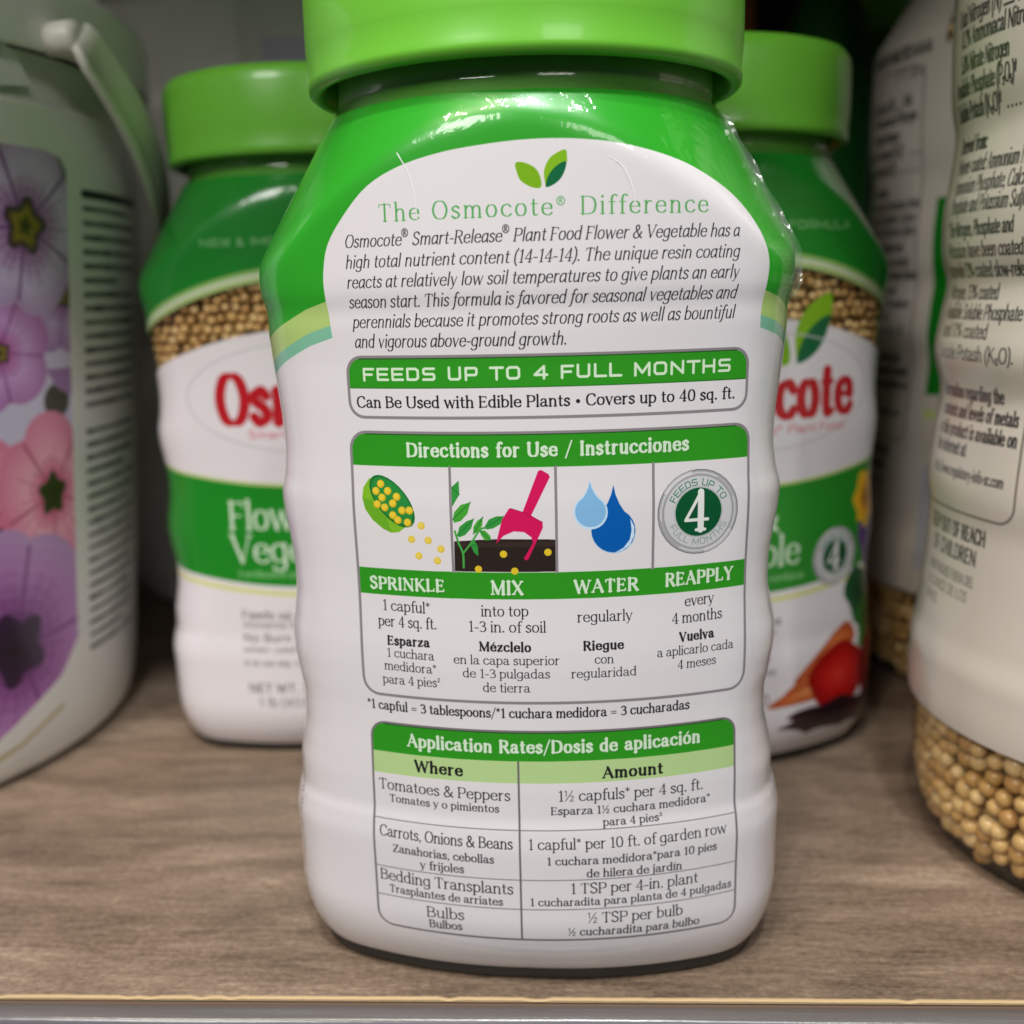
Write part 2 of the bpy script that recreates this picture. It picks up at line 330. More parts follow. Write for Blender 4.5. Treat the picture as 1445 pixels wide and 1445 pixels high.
class Canvas:
    def __init__(s, u0, u1, v0, v1, ppm, base):
        s.u0, s.v0, s.u1, s.v1, s.ppm = u0, v0, u1, v1, ppm
        s.w = int(round((u1 - u0) * ppm)); s.h = int(round((v1 - v0) * ppm))
        s.a = np.empty((s.h, s.w, 4), np.float32); s.a[:] = (*[c / 255 for c in base], 1.0)
    def px(s, P):
        P = np.atleast_2d(np.asarray(P, float))
        return (P - (s.u0, s.v0)) * s.ppm
    def blend(s, x0, y0, cov, col, op=1.0):
        sub = s.a[y0:y0 + cov.shape[0], x0:x0 + cov.shape[1]]
        k = (cov * op)[..., None]
        c = np.array([q / 255 for q in col[:3]] + [col[3] if len(col) > 3 else 1.0], np.float32)
        sub[:] = sub * (1 - k) + c * k
    def poly(s, P, col, op=1.0, smooth=False):
        if smooth:
            P = _curve(list(P) + [P[0]])
        q = s.px(P)
        y0 = max(0, int(np.floor(q[:, 1].min()))); y1 = min(s.h, int(np.ceil(q[:, 1].max())) + 1)
        x0 = max(0, int(np.floor(q[:, 0].min())) - 1); x1 = min(s.w, int(np.ceil(q[:, 0].max())) + 2)
        if y1 <= y0 or x1 <= x0:
            return
        cov = np.zeros((y1 - y0, x1 - x0), np.float32)
        A = q; B = np.roll(q, -1, 0); n = 3; e = np.arange(x0, x1)
        for r in range(y0, y1):
            for k in range(n):
                y = r + (k + .5) / n
                m = (A[:, 1] <= y) != (B[:, 1] <= y)
                if not m.any():
                    continue
                a, b = A[m], B[m]
                xs = np.sort(a[:, 0] + (y - a[:, 1]) / (b[:, 1] - a[:, 1]) * (b[:, 0] - a[:, 0]))
                for i in range(0, len(xs) - 1, 2):
                    cov[r - y0] += np.clip(np.minimum(xs[i + 1], e + 1) - np.maximum(xs[i], e), 0, 1) / n
        s.blend(x0, y0, np.clip(cov, 0, 1), col, op)
    def segs(s, A, B, wa, col, op=1.0):
        """round strokes, all in pixels"""
        pad = wa.max() + 1.5
        x0 = max(0, int(min(A[:, 0].min(), B[:, 0].min()) - pad)); x1 = min(s.w, int(max(A[:, 0].max(), B[:, 0].max()) + pad) + 1)
        y0 = max(0, int(min(A[:, 1].min(), B[:, 1].min()) - pad)); y1 = min(s.h, int(max(A[:, 1].max(), B[:, 1].max()) + pad) + 1)
        if x1 <= x0 or y1 <= y0:
            return
        X = np.arange(x0, x1) + .5; Y = (np.arange(y0, y1) + .5)
        cov = np.zeros((y1 - y0, x1 - x0), np.float32)
        for i in range(0, len(A), 40):
            a, b, w = A[i:i + 40], B[i:i + 40], wa[i:i + 40]
            d = b - a; L = (d ** 2).sum(1) + 1e-9
            px_ = X[None, None, :] - a[:, 0, None, None]; py_ = Y[None, :, None] - a[:, 1, None, None]
            t = np.clip((px_ * d[:, 0, None, None] + py_ * d[:, 1, None, None]) / L[:, None, None], 0, 1)
            dist = np.sqrt((px_ - t * d[:, 0, None, None]) ** 2 + (py_ - t * d[:, 1, None, None]) ** 2)
            cov = np.maximum(cov, np.clip(w[:, None, None] - dist + .5, 0, 1).max(0))
        s.blend(x0, y0, cov, col, op)
    def line(s, P, wmm, col, op=1.0, smooth=False):
        q = s.px(_curve(P) if smooth else P)
        s.segs(q[:-1], q[1:], np.full(len(q) - 1, wmm * s.ppm / 2), col, op)
    def disc(s, c, r, col, op=1.0):
        t = np.arange(0, 6.28, .2)
        s.poly(np.c_[c[0] + r * np.cos(t), c[1] + r * np.sin(t)], col, op)
    def glyph(s, ch, style, org, cap, xs, col, op=1.0, M=None):
        """org in mm; cap height in mm; xs horizontal scale"""
        low = ch.islower()
        tab = SQ if style in 'SZ' and ch in SQ else (IT if style == 'I' and ch in IT else G)
        if ch not in tab:
            tab = G
        if ch not in tab:
            return
        thick, thin = PEN[style]; sc = cap / .68
        A = []; B = []; Wd = []
        for kind, pts in tab[ch][1]:
            if kind == 's' and (style in 'NKSZ' or (style == 'I' and low)):
                continue
            p = _curve(pts) if kind == 'c' else np.array(pts, float)
            if style == 'I':
                p = p + np.c_[p[:, 1] * .2, p[:, 1] * 0]
            p = p * (sc * xs, sc)
            if M is not None:
                p = p @ np.array(M).T
            q = s.px(p + np.array(org))
            if kind in 'dD':
                A.append(q[0]); B.append(q[0] + .01); Wd.append((thick * .5 + .014 if kind == 'd' else .13) * sc * s.ppm); continue
            d = np.diff(q, axis=0); l = np.hypot(*d.T) + 1e-9
            if kind == 'l':
                k = np.full(len(d), 1.0)
                if style in 'RMBIT' :
                    k = np.clip(np.abs(d[:, 1]) / l * 1.25, .45, 1)
            elif kind == 'c':
                k = np.clip((np.abs(d[:, 1]) / l), 0, 1) ** 1.2
                if ch in 'sS&82':
                    k = np.maximum(k, np.where(d[:, 0] * d[:, 1] * (1 if M is None else 1) < 0, .9, 0) * (l > 0))
            else:
                k = np.zeros(len(d))
            w = (thin + (thick - thin) * k) * sc * s.ppm / 2
            A += list(q[:-1]); B += list(q[1:]); Wd += list(w)
        if A:
            s.segs(np.array(A), np.array(B), np.array(Wd), col, op)
    def adv(s, ch, style):
        if style in 'SZ' and ch in SQ:
            return SQ[ch][0] + (.1 if style == 'S' else .05)
        if style == 'I' and ch in IT:
            return IT[ch][0]
        w = G[ch][0] if ch in G else .4
        ex = {'T': .09, 'B': .07, 'M': .02, 'K': .04}.get(style, 0)
        if ch == ' ' and style in 'BT':
            ex += .05
        return w + ex
    def text(s, string, style, cap, ua, ub, v, dv=0.0, col=(20, 18, 22), op=1.0):
        tot = sum(s.adv(c, style) for c in string) - (.1 if style in 'ST' else .03)
        sc = cap / .68; xs = (ub - ua) / (tot * sc)
        x = 0.0
        sk = {'\u00ae': .82}
        for c in string:
            f = x / tot
            y = v + dv * (f - .5)
            if c == '\u00ae':
                s.glyph(c, 'R', (ua + x * sc * xs, y + cap * .14), cap * (1.12 if style == 'I' else .85), xs, col, op)
            else:
                s.glyph(c, style, (ua + x * sc * xs, y), cap, xs, col, op)
            x += s.adv(c, style)
    def arc_text(s, string, style, cap, c, r, a0, a1, col, inside=False, op=1.0):
        tot = sum(s.adv(k, style) for k in string); x = 0
        sc = cap / .68
        xs = abs(a1 - a0) * r / (tot * sc)
        for k in string:
            w = s.adv(k, style); t = a0 + (a1 - a0) * (x + w / 2) / tot
            rot = t - math.pi / 2 if not inside else t + math.pi / 2
            M = ((math.cos(rot), -math.sin(rot)), (math.sin(rot), math.cos(rot)))
            ox = -w / 2 * sc * xs
            oy = -cap / 2
            o = (c[0] + r * math.cos(t) + M[0][0] * ox + M[0][1] * oy, c[1] + r * math.sin(t) + M[1][0] * ox + M[1][1] * oy)
            s.glyph(k, style, o, cap, xs, col, op, M)
            x += w
    def rrect(s, u0, u1, v0, v1, r, tl=1, tr=1, bl=1, br=1):
        o = []
        for (cx, cy, a, on) in ((u1 - r, v1 - r, 0, tr), (u0 + r, v1 - r, 90, tl), (u0 + r, v0 + r, 180, bl), (u1 - r, v0 + r, 270, br)):
            if on:
                o += [(cx + r * math.cos(math.radians(a + t)), cy + r * math.sin(math.radians(a + t))) for t in range(0, 91, 15)]
            else:
                o.append((cx + r * (1 if a in (0, 270) else -1), cy + r * (1 if a in (0, 90) else -1)))
        return o
    def radial(s, P, c, cols, smooth=True):
        """nested copies of an outline, outer colour to inner colour"""
        P = np.array(P, float); n = 9
        for i in range(n):
            f = 1 - i / n; k = i / (n - 1) * (len(cols) - 1); j = min(int(k), len(cols) - 2); t = k - j
            col = tuple(cols[j][q] * (1 - t) + cols[j + 1][q] * t for q in range(3))
            s.poly(np.array(c) + (P - c) * f, col, 1.0, smooth)
    def image(s, name):
        im = bpy.data.images.new(name, s.w, s.h, alpha=True)
        im.alpha_mode = 'CHANNEL_PACKED'
        im.pixels.foreach_set(np.ascontiguousarray(s.a, dtype=np.float32).ravel())
        im.update(); im.pack()
        return im

WHITE = (226, 222, 226); INK = (22, 20, 24); GREEN = (46, 150, 30); GREEN2 = (44, 160, 38); DKG = (0, 92, 52); GREY = (140, 134, 138); LETW = (226, 240, 222)

# label layout in millimetres: (text, lettering, cap height, left, right, baseline, rise, colour)
TXT=[('The Osmocote® Difference', 'T', 3.16, -25.32, 36.86, 13.64, 0.12, 'g'),
 ('Osmocote® Smart-Release® Plant Food Flower & Vegetable has a', 'I', 2.3, -32.78, 43.2, 9.12, 0.23, 'k'),
 ('high total nutrient content (14-14-14). The unique resin coating', 'I', 2.32, -32.88, 43.28, 5.23, 0.28, 'k'),
 ('reacts at relatively low soil temperatures to give plants an early', 'I', 2.34, -32.87, 43.27, 1.41, 0.22, 'k'),
 ('season start. This formula is favored for seasonal vegetables and', 'I', 2.36, -32.9, 43.17, -2.44, 0.16, 'k'),
 ('perennials because it promotes strong roots as well as bountiful', 'I', 2.38, -32.56, 43.07, -6.26, 0.24, 'k'),
 ('and vigorous above-ground growth.', 'I', 2.43, -32.5, 9.89, -10.21, 0.03, 'k'),
 ('FEEDS UP TO 4 FULL MONTHS', 'S', 2.38, -31.28, 43.09, -16.58, 0.5, 'w'),
 ('Can Be Used with Edible Plants • Covers up to 40 sq. ft.', 'M', 2.13, -32.98, 44.17, -21.98, 0.56, 'k'),
 ('Directions for Use / Instrucciones', 'B', 2.59, -22.58, 34.51, -31.69, 0.41, 'w'),
 ('SPRINKLE', 'B', 2.43, -32.35, -15.56, -59.75, 0.13, 'w'),
 ('MIX', 'B', 2.68, -5.99, 0.75, -59.91, 0.05, 'w'),
 ('WATER', 'B', 2.52, 10.93, 24.21, -59.72, 0.09, 'w'),
 ('REAPPLY', 'B', 2.56, 29.72, 44.81, -59.22, 0.44, 'w'),
 ('1 capful*', 'R', 2.22, -29.72, -19.06, -64.46, -0.17, 'k'),
 ('per 4 sq. ft.', 'R', 2.23, -30.83, -17.73, -67.84, 0.05, 'k'),
 ('Esparza', 'B', 1.85, -28.83, -19.24, -71.8, 0.14, 'k'),
 ('1 cuchara', 'R', 1.88, -29.12, -18.5, -74.59, -0.05, 'k'),
 ('medidora*', 'R', 1.89, -29.88, -18.09, -77.52, -0.07, 'k'),
 ('para 4 pies²', 'R', 1.92, -30.44, -17.31, -80.54, 0.1, 'k'),
 ('into top', 'R', 2.17, -8.25, 1.5, -64.56, 0.11, 'k'),
 ('1-3 in. of soil', 'R', 2.18, -10.98, 5.02, -67.94, -0.03, 'k'),
 ('Mézclelo', 'B', 1.82, -8.78, 2.01, -72.04, -0.06, 'k'),
 ('en la capa superior', 'R', 1.84, -14.32, 7.7, -74.94, 0.06, 'k'),
 ('de 1-3 pulgadas', 'R', 1.86, -12.45, 5.67, -77.84, 0.07, 'k'),
 ('de tierra', 'R', 1.88, -8.3, 1.53, -80.92, 0.05, 'k'),
 ('regularly', 'R', 2.16, 11.41, 22.73, -65.96, -0.02, 'k'),
 ('Riegue', 'B', 1.81, 12.6, 21.02, -71.95, -0.01, 'k'),
 ('con', 'R', 1.83, 14.84, 18.78, -74.93, -0.04, 'k'),
 ('regularidad', 'R', 1.85, 10.02, 23.53, -77.88, 0.01, 'k'),
 ('every', 'R', 2.19, 33.88, 40.34, -63.85, 0.24, 'k'),
 ('4 months', 'R', 2.2, 31.07, 42.21, -67.37, 0.22, 'k'),
 ('Vuelva', 'B', 1.83, 32.74, 40.49, -71.27, 0.3, 'k'),
 ('a aplicarlo cada', 'R', 1.85, 27.87, 44.88, -74.24, 0.59, 'k'),
 ('4 meses', 'R', 1.87, 32.3, 40.89, -77.2, 0.31, 'k'),
 ('*1 capful = 3 tablespoons/*1 cuchara medidora = 3 cucharadas', 'M', 1.97, -34.63, 35.22, -86.58, 0.43, 'k'),
 ('Application Rates/Dosis de aplicación', 'B', 2.61, -25.52, 37.89, -94.35, 0.37, 'w'),
 ('Where', 'B', 2.35, -23.98, -13.11, -100.09, -0.21, 'k'),
 ('Amount', 'B', 2.31, 16.36, 29.51, -100.29, 0.06, 'k'),
 ('Tomatoes & Peppers', 'R', 2.37, -32.72, -3.19, -105.2, -0.64, 'k'),
 ('Tomates y o pimientos', 'M', 1.65, -30.29, -5.59, -107.98, -0.35, 'k'),
 ('Carrots, Onions & Beans', 'R', 2.42, -32.61, -2.88, -116.12, -0.58, 'k'),
 ('Zanahorias, cebollas', 'M', 1.78, -29.56, -6.88, -119.62, -0.62, 'k'),
 ('y frijoles', 'M', 1.8, -23.32, -13.45, -122.54, 0.07, 'k'),
 ('Bedding Transplants', 'R', 2.49, -33.05, -2.99, -126.93, -0.17, 'k'),
 ('Trasplantes de arriates', 'M', 1.73, -30.96, -5.22, -129.59, -0.19, 'k'),
 ('Bulbs', 'R', 2.45, -22.41, -13.86, -134.01, 0.37, 'k'),
 ('Bulbos', 'M', 1.87, -21.96, -14.42, -136.66, 0.42, 'k'),
 ('1½ capfuls* per 4 sq. ft.', 'R', 2.34, 6.88, 38.36, -105.19, 0.91, 'k'),
 ('Esparza 1½ cuchara medidora*', 'M', 1.7, 5.33, 40.08, -108.27, 0.39, 'k'),
 ('para 4 pies²', 'M', 1.63, 16.28, 29.24, -111.31, 0.19, 'k'),
 ('1 capful* per 10 ft. of garden row', 'R', 2.3, 0.37, 43.46, -116.04, 1.04, 'k'),
 ('1 cuchara medidora*para 10 pies', 'M', 1.75, 4.26, 41.2, -119.64, 0.56, 'k'),
 ('de hilera de jardín', 'M', 1.78, 12.6, 33.26, -122.81, -0.04, 'k'),
 ('1 TSP per 4-in. plant', 'R', 2.37, 9.14, 36.93, -127.35, -0.04, 'k'),
 ('1 cucharadita para planta de 4 pulgadas', 'M', 1.7, 0.53, 44.94, -129.94, 0.17, 'k'),
 ('½ TSP per bulb', 'R', 2.41, 12.66, 33.5, -134.4, -0.46, 'k'),
 ('½ cucharadita para bulbo', 'M', 1.83, 8.52, 37.55, -137.37, -1.0, 'k')]
POL={'white_oval': [(-37.95, -0.91),
 (-37.89, 4.09),
 (-36.54, 9.66),
 (-32.69, 15.01),
 (-27.43, 20.15),
 (-20.91, 23.38),
 (-13.27, 25.37),
 (-5.98, 26.4),
 (2.76, 27.12),
 (11.53, 27.06),
 (20.42, 26.07),
 (30.29, 23.76),
 (37.05, 21.34),
 (44.23, 17.56),
 (47.95, 13.49),
 (49.33, 8.98),
 (50.3, 4.54),
 (50.04, 0.5),
 (49.34, -5.61)], 'gband': [(-37.95, -0.91),
 (-43.37, -2.63),
 (-49.76, -5.28),
 (-60.44, -9.0)], 'gband_r': [(49.34, -5.61),
 (52.93, -7.39),
 (58.07, -9.44)], 'yband': [(-37.89, -5.22),
 (-43.98, -7.28),
 (-50.89, -10.79),
 (-60.39, -14.45)], 'yband_r': [(49.32, -8.91),
 (58.76, -12.63)], 'tband': [(-37.74, -7.73),
 (-44.48, -10.42),
 (-51.61, -13.74),
 (-59.95, -16.57)], 'top_edge': [(-65.49, 34.88),
 (-43.59, 37.07),
 (-25.26, 36.46),
 (2.93, 35.77),
 (20.15, 35.59),
 (55.58, 34.84),
 (74.25, 35.93)], 'cup': [(-32.88, -40.64),
 (-32.53, -38.49),
 (-31.2, -36.66),
 (-30.0, -36.25),
 (-23.58, -46.51),
 (-24.94, -47.49),
 (-26.59, -47.73),
 (-28.52, -46.9),
 (-30.76, -45.16),
 (-32.26, -43.07)], 'mouth': [(-22.06, -46.09),
 (-22.83, -46.43),
 (-23.81, -46.44),
 (-24.94, -46.12),
 (-26.14, -45.49),
 (-27.35, -44.59),
 (-28.49, -43.47),
 (-29.49, -42.2),
 (-30.3, -40.87),
 (-30.86, -39.56),
 (-31.13, -38.34),
 (-31.07, -37.3),
 (-30.69, -36.49),
 (-30.03, -35.98),
 (-29.13, -35.78),
 (-28.05, -35.92),
 (-26.86, -36.38),
 (-25.63, -37.13),
 (-24.44, -38.13),
 (-23.36, -39.32),
 (-22.45, -40.61),
 (-21.78, -41.94),
 (-21.39, -43.22),
 (-21.29, -44.38),
 (-21.49, -45.33),
 (-21.97, -46.02)], 'balls': [(-28.56, -37.62),
 (-29.68, -39.12),
 (-27.05, -39.02),
 (-28.35, -40.43),
 (-25.1, -40.15),
 (-26.0, -41.55),
 (-27.82, -42.45),
 (-29.48, -41.86),
 (-24.02, -42.94),
 (-22.42, -42.88),
 (-26.1, -44.0),
 (-25.04, -44.97),
 (-22.94, -45.4),
 (-20.04, -45.97),
 (-22.28, -48.89),
 (-18.7, -48.99),
 (-16.07, -50.69),
 (-20.88, -52.3),
 (-16.94, -53.19)], 'soil': [(-13.22, -49.01),
 (-10.4, -48.81),
 (-8.22, -48.62),
 (-4.61, -48.44),
 (-1.76, -48.44),
 (5.32, -48.5),
 (7.29, -48.61),
 (7.34, -55.22),
 (-13.33, -55.26)], 'scoop': [(4.07, -34.71),
 (4.65, -34.48),
 (6.08, -35.33),
 (6.36, -35.92),
 (2.52, -43.59),
 (4.74, -45.0),
 (4.81, -46.11),
 (1.8, -52.6),
 (1.27, -52.81),
 (0.86, -52.45),
 (2.76, -49.26),
 (2.49, -48.05),
 (1.05, -46.97),
 (-1.01, -46.81),
 (-3.1, -47.72),
 (-4.63, -49.4),
 (-4.12, -47.42),
 (-3.3, -44.4),
 (-1.92, -42.31),
 (-1.48, -42.16),
 (0.84, -42.92)], 'leaf0': [(-13.41, -37.92),
 (-11.86, -36.56),
 (-11.78, -39.38),
 (-13.37, -41.94)], 'leaf1': [(-13.32, -44.5),
 (-12.95, -42.99),
 (-11.54, -41.46),
 (-9.57, -40.9),
 (-10.25, -43.25),
 (-11.66, -44.78),
 (-13.04, -45.16)], 'leaf2': [(-12.54, -47.83),
 (-12.01, -45.99),
 (-10.45, -44.76),
 (-8.99, -44.28),
 (-9.6, -46.26),
 (-10.87, -47.64),
 (-12.1, -48.13)], 'leaf3': [(-9.2, -47.47),
 (-9.14, -45.95),
 (-8.35, -44.73),
 (-7.13, -43.87),
 (-7.34, -45.62),
 (-8.13, -46.84)], 'leaf4': [(-7.06, -46.23),
 (-5.96, -44.41),
 (-4.46, -43.74),
 (-2.99, -43.74),
 (-3.62, -45.3),
 (-5.12, -46.21),
 (-6.32, -46.43)], 'leaf5': [(-7.97, -46.6),
 (-6.78, -46.68),
 (-5.77, -47.73),
 (-5.65, -48.64),
 (-6.85, -48.71),
 (-7.56, -47.75)], 'leaf6': [(-9.89, -49.61),
 (-9.23, -48.23),
 (-8.39, -49.9),
 (-8.32, -51.98),
 (-9.2, -51.29)], 'stem0': [(-12.96, -46.93),
 (-12.31, -49.36),
 (-11.49, -51.49),
 (-11.46, -54.42)], 'stem1': [(-11.49, -51.49),
 (-9.73, -49.3),
 (-7.82, -46.54),
 (-6.61, -46.07)], 'sdots': [(-3.21, -51.53),
 (-8.42, -54.72),
 (-1.02, -55.05),
 (5.72, -51.19)], 'drop1': [(14.23, -37.0),
 (14.53, -38.2),
 (15.08, -39.41),
 (15.85, -40.48),
 (16.48, -40.99),
 (16.96, -41.65),
 (17.27, -42.42),
 (17.37, -43.23),
 (17.26, -44.04),
 (16.95, -44.79),
 (16.46, -45.42),
 (15.81, -45.9),
 (15.07, -46.18),
 (14.27, -46.26),
 (13.48, -46.13),
 (12.74, -45.79),
 (12.1, -45.27),
 (11.62, -44.6),
 (11.33, -43.84),
 (11.23, -43.02),
 (11.34, -42.22),
 (11.66, -41.47),
 (12.15, -40.85),
 (12.79, -40.37),
 (13.47, -39.36),
 (13.96, -38.19)], 'drop2': [(18.9, -37.91),
 (19.29, -39.79),
 (20.03, -41.69),
 (21.09, -43.38),
 (22.02, -44.14),
 (22.75, -45.13),
 (23.21, -46.25),
 (23.37, -47.45),
 (23.23, -48.64),
 (22.79, -49.73),
 (22.07, -50.65),
 (21.13, -51.34),
 (20.03, -51.74),
 (18.86, -51.85),
 (17.68, -51.63),
 (16.6, -51.13),
 (15.66, -50.35),
 (14.95, -49.37),
 (14.5, -48.24),
 (14.36, -47.05),
 (14.51, -45.87),
 (14.96, -44.79),
 (15.68, -43.87),
 (16.6, -43.18),
 (17.67, -41.59),
 (18.46, -39.75)], 'drop1o': [(14.24, -36.56),
 (14.57, -37.83),
 (15.18, -39.11),
 (16.05, -40.24),
 (16.76, -40.82),
 (17.3, -41.56),
 (17.64, -42.42),
 (17.75, -43.34),
 (17.63, -44.25),
 (17.28, -45.08),
 (16.73, -45.8),
 (16.0, -46.33),
 (15.17, -46.65),
 (14.27, -46.74),
 (13.37, -46.59),
 (12.54, -46.21),
 (11.83, -45.63),
 (11.29, -44.88),
 (10.96, -44.02),
 (10.85, -43.1),
 (10.98, -42.2),
 (11.33, -41.36),
 (11.89, -40.66),
 (12.61, -40.12),
 (13.37, -39.05),
 (13.93, -37.81)], 'shine': [(22.25, -44.74),
 (23.06, -46.44),
 (23.11, -48.41),
 (22.14, -50.33),
 (20.65, -51.32),
 (19.16, -51.68),
 (20.95, -50.73),
 (22.19, -49.12),
 (22.53, -47.16)], 'badge': [(36.52, -44.13),
 (45.36, -44.88),
 (36.51, -35.09),
 (28.11, -43.56),
 (36.79, -53.41),
 (41.54, -44.53),
 (36.5, -38.9)], 'four': [(32.96, -47.67),
 (39.53, -48.19),
 (37.77, -39.26)], 'l1': [(1.07, 23.09),
 (2.67, 23.04),
 (4.57, 22.05),
 (5.5, 20.4),
 (5.53, 18.61),
 (3.86, 18.69),
 (1.96, 19.88),
 (1.23, 21.53)], 'l2': [(6.32, 19.44),
 (6.18, 21.52),
 (7.1, 23.56),
 (8.7, 24.72),
 (10.12, 25.13),
 (10.35, 23.82),
 (10.19, 22.86),
 (8.49, 22.32),
 (7.05, 20.63),
 (6.56, 18.92)], 'l3': [(10.16, 23.07),
 (8.49, 22.39),
 (7.05, 20.81),
 (6.41, 18.75),
 (7.55, 18.89),
 (8.98, 19.89),
 (9.89, 21.42)]}

# ------------------------------------------------------------------ jar shape
def section(n=41):
    xs = np.linspace(0, 42, n); y = -45 + 112 - np.sqrt(112 ** 2 - xs ** 2)
    p0 = np.array([42, y[-1]]); sl = 42 / np.sqrt(112 ** 2 - 42 ** 2); t0 = np.array([1, sl]) / np.hypot(1, sl)
    p3 = np.array([55., -12.]); p1 = p0 + t0 * 10; p2 = p3 - np.array([0, 15])
    t = np.linspace(0, 1, n)[1:, None]
    return np.vstack([np.c_[xs, y], (1 - t) ** 3 * p0 + 3 * (1 - t) ** 2 * t * p1 + 3 * (1 - t) * t * t * p2 + t ** 3 * p3, [[55, 0]]])
SEC = section()
S_ARC = np.r_[0, np.cumsum(np.hypot(*np.diff(SEC, axis=0).T))]
S_ANG = np.arctan2(SEC[:, 0], -SEC[:, 1]); S_RAD = np.hypot(SEC[:, 0], SEC[:, 1])
ARC90 = S_ARC[-1]

def catmull(x, X, Y):
    x = np.asarray(x, float); i = np.clip(np.searchsorted(X, x) - 1, 0, len(X) - 2)
    m = np.gradient(Y, X); m[1:-1] = np.where((Y[1:-1] - Y[:-2]) * (Y[2:] - Y[1:-1]) <= 0, 0, m[1:-1] * .8)
    h = X[i + 1] - X[i]; t = np.clip((x - X[i]) / h, 0, 1)
    return (2 * t ** 3 - 3 * t * t + 1) * Y[i] + (t ** 3 - 2 * t * t + t) * h * m[i] + (-2 * t ** 3 + 3 * t * t) * Y[i + 1] + (t ** 3 - t * t) * h * m[i + 1]

def circ(r):
    a = np.linspace(0, np.pi / 2, 81)
    return a, np.full(81, float(r)), a * r

class Jar:
    def __init__(s, SZ, SS, g=1.0, neck_r=42.0, neck_z=38.6, slope=.585, zb=-152.0, KZ=(-112, -106, -14, -6), KV=(.38, .12, .12, .5), sec=None):
        s.SZ, s.SS, s.g, s.nr, s.nz, s.sl, s.zb, s.KZ, s.KV = np.array(SZ), np.array(SS), g, neck_r, neck_z, slope, zb, KZ, KV
        s.ang, s.rad, s.arc = (S_ANG, S_RAD, S_ARC) if sec is None else sec
        s.a90 = s.arc[-1]
    def fold(s, th):
        th = np.abs(th); return np.where(th > np.pi / 2, np.pi - th, th)
    def R(s, th, z):
        z = np.asarray(z, float)
        f = s.fold(th); rho = np.interp(f, s.ang, s.rad) * s.g
        kz = np.interp(z, s.KZ, s.KV); h = np.clip((f - .86) / .42, 0, 1); k = kz + (1 - kz) * h * h * (3 - 2 * h)
        body = rho * (1 + (catmull(z, s.SZ, s.SS) - 1) * k)
        t = np.clip((s.zb + 19 - z) / 19, 0, 1); body = body - (13 - 3 * f / 1.57) * (1 - np.sqrt(np.clip(1 - .985 * t * t, 0, 1)))
        cone = s.nr + np.clip(s.nz - z, 0, None) * s.sl
        m = np.minimum(body, cone); K = .55
        return m - K * np.log(np.exp(-(body - m) / K) + np.exp(-(cone - m) / K))
    def uof(s, th):
        f = np.interp(s.fold(th), s.ang, s.arc) * s.g; f = np.where(np.abs(th) > np.pi / 2, 2 * s.a90 * s.g - f, f)
        return np.sign(th) * f

SMALL = Jar([-160,-131,-124,-117.5,-112.5,-109,-104.5,-98.5,-93,-88,-81.5,-76,-73,-68.5,-62,-57,-51.5,-46,-42.3,-37,-31.5,-26,-21.5,-17,-13,-8,-3.5,0.5,6,12,60.],
            [1.035,1.035,1.036,1.04,1.024,1.006,1.006,.987,.969,.967,.99,1.004,1.003,.988,.970,.972,.988,1.006,1.01,.99,.979,.983,.992,1.003,1.012,1.018,1.02,1.038,1.042,1.042,1.042])
BIG = Jar([-160,-121,-115,-99,-90,-71,-62,-52,-40,-29,-18,-10,-1,6,16,26,35,45,60,140],
          [1.0,1.0,1.025,1.03,1.01,.99,.985,.998,.985,.968,1.0,.985,.965,.99,.997,.98,.968,.99,1.0,1.0], g=1.0, neck_r=46.0, neck_z=112.0, slope=.62, KZ=(-99, -92), KV=(.9, .9), sec=circ(64.0))

ZS = -0.152      # shelf top

# ------------------------------------------------------------------ printed artwork
def badge(cv, c, r, op=1.0):
    for k, (rr, g) in enumerate(((1, 118), (.975, 168), (.94, 205), (.9, 172), (.87, 148), (.85, 190), (.83, 206), (.6, 178), (.58, 212))):
        cv.disc(c, r * rr, (g, g, g + 3), op)
    for a0, a1, g in ((100, 150, 228), (190, 240, 150), (280, 330, 222), (20, 60, 160)):
        t = np.radians(np.linspace(a0, a1, 8))
        cv.poly(np.r_[np.c_[c[0] + r * .985 * np.cos(t), c[1] + r * .985 * np.sin(t)], np.c_[c[0] + r * .885 * np.cos(t[::-1]), c[1] + r * .885 * np.sin(t[::-1])]], (g, g, g + 2), .55 * op)
    cv.disc(c, r * .57, (4, 84, 46), op)
    cv.arc_text("FEEDS UP TO", 'Z', r * .155, c, r * .70, math.radians(158), math.radians(22), (20, 110, 80), op=op)
    cv.arc_text("FULL MONTHS", 'Z', r * .155, c, r * .70, math.radians(203), math.radians(338), (120, 150, 140), inside=True, op=.8 * op)
    cv.glyph('4', 'M', (c[0] - r * .34, c[1] - r * .44), r * .9, 1.0, (40, 60, 52), .6 * op)
    cv.glyph('4', 'M', (c[0] - r * .37, c[1] - r * .42), r * .9, 1.0, (232, 234, 232), op)

def leaves_logo(cv, o, k, polys=None):
    for key, col in (('l1', (120, 175, 20)), ('l2', (128, 182, 24)), ('l3', (0, 100, 58))):
        P = np.array(POL[key]) if polys is None else np.array(polys[key])
        cv.poly((P - (5.9, 21.5)) * k + o, col, smooth=True)

